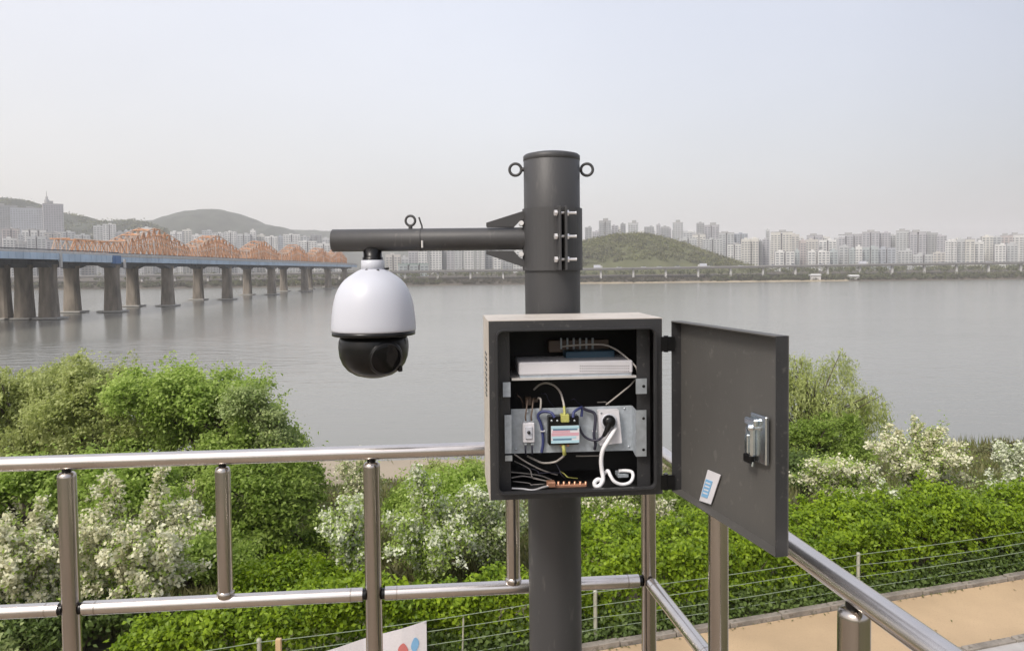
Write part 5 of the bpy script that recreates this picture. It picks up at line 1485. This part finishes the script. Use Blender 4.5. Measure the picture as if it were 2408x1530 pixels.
for i in range(20):
    x0 = 1726 + i * 34 + rr2.uniform(-6, 6); x1 = x0 + rr2.uniform(18, 30)
    building(x0, x1, 561 + rr2.uniform(-5, 6), 1120 + rr2.uniform(-20, 30), rr2.choice(('pale grey', 'white', 'white', 'cream', 'teal grey')),
             f'pale apartment block in the rear rank of the right skyline, {ORD[i]} from the green hill', group='rear rank of the right skyline')
# centre: white blocks seen between the arm and the river
rows = [(905, 940, 598, 900, 'beige'), (941, 958, 604, 900, 'pale grey'), (960, 981, 590, 930, 'lilac grey'), (983, 1004, 582, 925, 'white'), (1009, 1038, 580, 930, 'white'), (1040, 1049, 588, 940, 'grey'), (1050, 1068, 582, 935, 'lilac grey'), (1069, 1086, 585, 930, 'pale grey'),
        (1091, 1112, 580, 920, 'white'), (1118, 1126, 578, 925, 'white'), (1130, 1138, 579, 925, 'white'), (1140, 1158, 585, 940, 'pale grey'), (1161, 1178, 592, 905, 'white'), (1182, 1204, 586, 930, 'pale grey'), (1207, 1228, 590, 930, 'white')]
for i, (x0, x1, py, D, tn) in enumerate(rows):
    building(x0, x1, py, D, tn, f'{tn} apartment block below the camera arm, {ORD[i]} from the white dome towards the pole', group='apartment blocks below the camera arm')
building(935, 1004, 622, 800, 'teal grey', 'long low teal hall on the far bank, right of the white dome', roof='greenroof', cap=.1, name='low_hall')
# left: behind the bridge and its truss
rows = [(216, 236, 531, 1150, 'pale grey'), (239, 266, 527, 1140, 'white'), (268, 286, 545, 1120, 'grey'), (288, 300, 542, 1130, 'pale grey'), (301, 309, 541, 1120, 'blue grey'), (312, 330, 548, 1120, 'white'), (330, 352, 535, 1180, 'white'), (354, 372, 540, 1160, 'pale grey'), (398, 424, 545, 1150, 'white'), (426, 446, 540, 1180, 'cream'),
        (448, 470, 552, 1120, 'white'), (450, 466, 562, 1050, 'white'), (472, 494, 542, 1190, 'pale grey'), (496, 524, 548, 1150, 'white'), (526, 552, 545, 1180, 'white'), (556, 585, 550, 1120, 'pale grey'), (586, 598, 541, 1130, 'white'), (600, 620, 552, 1150, 'cream'), (622, 650, 556, 1120, 'white'), (652, 662, 555, 1110, 'blue grey')]
for i, (x0, x1, py, D, tn) in enumerate(rows):
    building(x0, x1, py, D, tn, f'{tn} apartment block behind the orange truss, {ORD[i]} from the hillside hospital', group='apartment blocks behind the orange truss')
rows = [(664, 702, 551, 1180, 'white'), (668, 690, 572, 1060, 'pale grey'), (704, 724, 556, 1170, 'pale grey'), (700, 742, 567, 1080, 'white'), (728, 754, 552, 1190, 'grey'), (744, 772, 572, 1070, 'white'), (757, 782, 560, 1150, 'pale grey'), (774, 800, 570, 1080, 'white')]
for i, (x0, x1, py, D, tn) in enumerate(rows):
    building(x0, x1, py, D, tn, f'{tn} block between the truss and the white camera dome, {ORD[i]} towards the dome', group='blocks between the truss and the camera dome')
# the hillside hospital and its neighbours
hb = building(-40, 20, 483, 1228, 'grey', 'grey long wing of the hillside hospital at the far left edge', base=5, depth=30, name='hospital_wing', cap=3, bays=1)
hb = building(20, 92, 489, 1222, 'blue grey', 'broad blue grey hospital block on the hill at the far left', base=5, depth=30, name='hospital_block', cap=2, bays=1)
hb = building(92, 133, 480, 1215, 'lilac grey', 'tall hospital tower with a mast, right end of the hilltop block', base=5, depth=26, name='hospital_tower', cat='tower', cap=5, bays=1)
p = at(110, 480, 1228)
MB().lathe([(4.0, 0), (3.6, 7), (2.2, 8), (1.7, 12), (.6, 13), (.3, 22)], (p.x, p.y, p.z), n=8, smooth=False).build('mast', M['roofcap'], hb)
rows = [(0, 34, 538, 1000, 'pinkish'), (18, 68, 524, 1250, 'pinkish'), (36, 46, 552, 960, 'pale grey'), (50, 99, 541, 1000, 'white'), (70, 130, 532, 1240, 'beige'), (60, 98, 556, 940, 'pale grey'), (100, 134, 548, 990, 'beige'), (136, 168, 545, 1020, 'pale grey'), (0, 28, 560, 900, 'white'), (104, 136, 564, 900, 'lilac grey'), (140, 172, 566, 900, 'grey'), (174, 204, 552, 1000, 'pale grey'), (186, 214, 566, 930, 'beige'), (30, 52, 568, 880, 'grey')]
for i, (x0, x1, py, D, tn) in enumerate(rows):
    building(x0, x1, py, D, tn, f'{tn} low block under the hillside hospital, {ORD[i]} on that slope', group='low blocks under the hillside hospital', base=-4, cap=1.5 if i % 3 == 0 else 0, name='low_block')
# small white sheds by the far water
for px0, px1, py, lab in ((1906, 1930, 647, 'long white roofed shed under the far viaduct'), (1998, 2020, 649, 'white boat house on the far bank under the viaduct')):
    a = at(px0, py, 668); c = at(px1, py, 668); zb = float(far_h(np.array(a.x), np.array(670.0)))
    t = thing('shed', ((a.x + c.x) / 2, 670, zb), lab, 'shed')
    w = c.x - a.x
    MB().box(((a.x + c.x) / 2, 670, (zb - .4 + a.z) / 2), (w, 5, a.z - zb + .4)).build('wall', M['railing_far'], t)
    MB().plate([(a.x - .4, 667, a.z), (a.x - .4, 673, a.z), (a.x - .4, 670, a.z + 1.0)], (.1, 0, 0)).add([(a.x - .4, 666.6, a.z), (c.x + .4, 666.6, a.z), (c.x + .4, 670, a.z + 1.1), (a.x - .4, 670, a.z + 1.1), (a.x - .4, 673.4, a.z), (c.x + .4, 673.4, a.z)], [(0, 1, 2, 3), (3, 2, 5, 4)]).build('roof', WM['white'], t)

# ------------------------------------------------------------------ far woods
def far_wood(name, P, size, mat, seed):
    rg = np.random.default_rng(seed)
    n = len(P)
    N = unit(np.array([0, -0.5, 0.6]) + 0.8 * rg.normal(size=(n, 3)))
    build_leaves(name, leaves_np(P, N, size * (0.6 + 0.8 * rg.random(n)), size * .7 * (0.6 + 0.8 * rg.random(n)), rg), mat, None, 'stuff')
rg = np.random.default_rng(71)
def clumpy(xc, yc, zc, r, per):
    k = np.repeat(np.arange(len(xc)), per); n = len(k)
    g = rg.normal(size=(n, 3)) * np.array([.5, .5, .42]) * r[k][:, None]
    return np.stack([xc[k], yc[k], zc[k]], -1) + g
n = 1700                                             # scrub on the far bank
xc = rg.uniform(-500, 560, n); yc = shore_y(xc) + rg.uniform(5, 26, n); rr_ = rg.uniform(.9, 2.2, n)
far_wood('far_bank_scrub', clumpy(xc, yc, far_h(xc, yc) + rr_ * .5, rr_, 34), .9, M['far_leaf_bank'], 72)
n = 640
xc = np.where(rg.random(n) < .62, rg.uniform(180, 560, n), rg.uniform(-500, -60, n)); yc = shore_y(xc) + rg.uniform(6, 28, n); rr_ = rg.uniform(1.4, 3.0, n)
far_wood('far_bank_bushes', clumpy(xc, yc, far_h(xc, yc) + rr_ * .6, rr_, 40), 1.1, M['far_leaf'], 73)
n = 700                                              # street trees between the viaduct and the flats
xc = rg.uniform(-420, 640, n); yc = rg.uniform(725, 860, n); rr_ = rg.uniform(2.0, 4.2, n)
far_wood('far_street_trees', clumpy(xc, yc, far_h(xc, yc) + rr_ * 1.0, rr_, 40), 1.6, M['far_leaf'], 74)
def hill_wood(name, D, prof, depth, base, n, rmin, rmax, per, size, mat, seed):
    pts = [at(px, py, D) for px, py in prof]
    X = np.array([p.x for p in pts]); Zs = np.array([p.z for p in pts])
    xc = rg.uniform(X[0], X[-1], n); q = -np.abs(rg.random(n)) * .95 + .1
    top = np.interp(xc, X, Zs)
    zc = base + (top - base) * np.clip(1 - q ** 2, 0, 1) ** .8
    rr_ = rg.uniform(rmin, rmax, n)
    far_wood(name, clumpy(xc, D + q * depth, zc - 1.0, rr_, per), size, mat, seed)
M['hill_leaf'] = leaf_mat('hill_leaf', [(0.062, 0.052, 0.042), (0.085, 0.085, 0.048), (0.20, 0.215, 0.07)], 0.15, nscale=0.028)
hill_wood('hill_trees', 900, [(1265, 632), (1300, 600), (1360, 572), (1400, 562), (1450, 552), (1500, 551), (1550, 558), (1600, 574), (1660, 596), (1720, 618), (1745, 632)], 110, -9, 1500, 2.2, 4.6, 42, 1.7, M['hill_leaf'], 75)
hill_wood('rise_trees', 1000, [(2270, 625), (2340, 612), (2410, 604), (2520, 596), (2600, 604)], 60, -9, 300, 2.2, 4.4, 40, 1.8, M['far_leaf'], 76)
hill_wood('hillside_trees', 1500, [(-100, 505), (0, 488), (30, 470), (62, 474), (110, 500), (150, 505), (190, 512), (230, 525), (330, 522), (380, 542), (440, 570)], 260, -9, 1300, 4, 8, 34, 3.4, M['far_leaf'], 77)
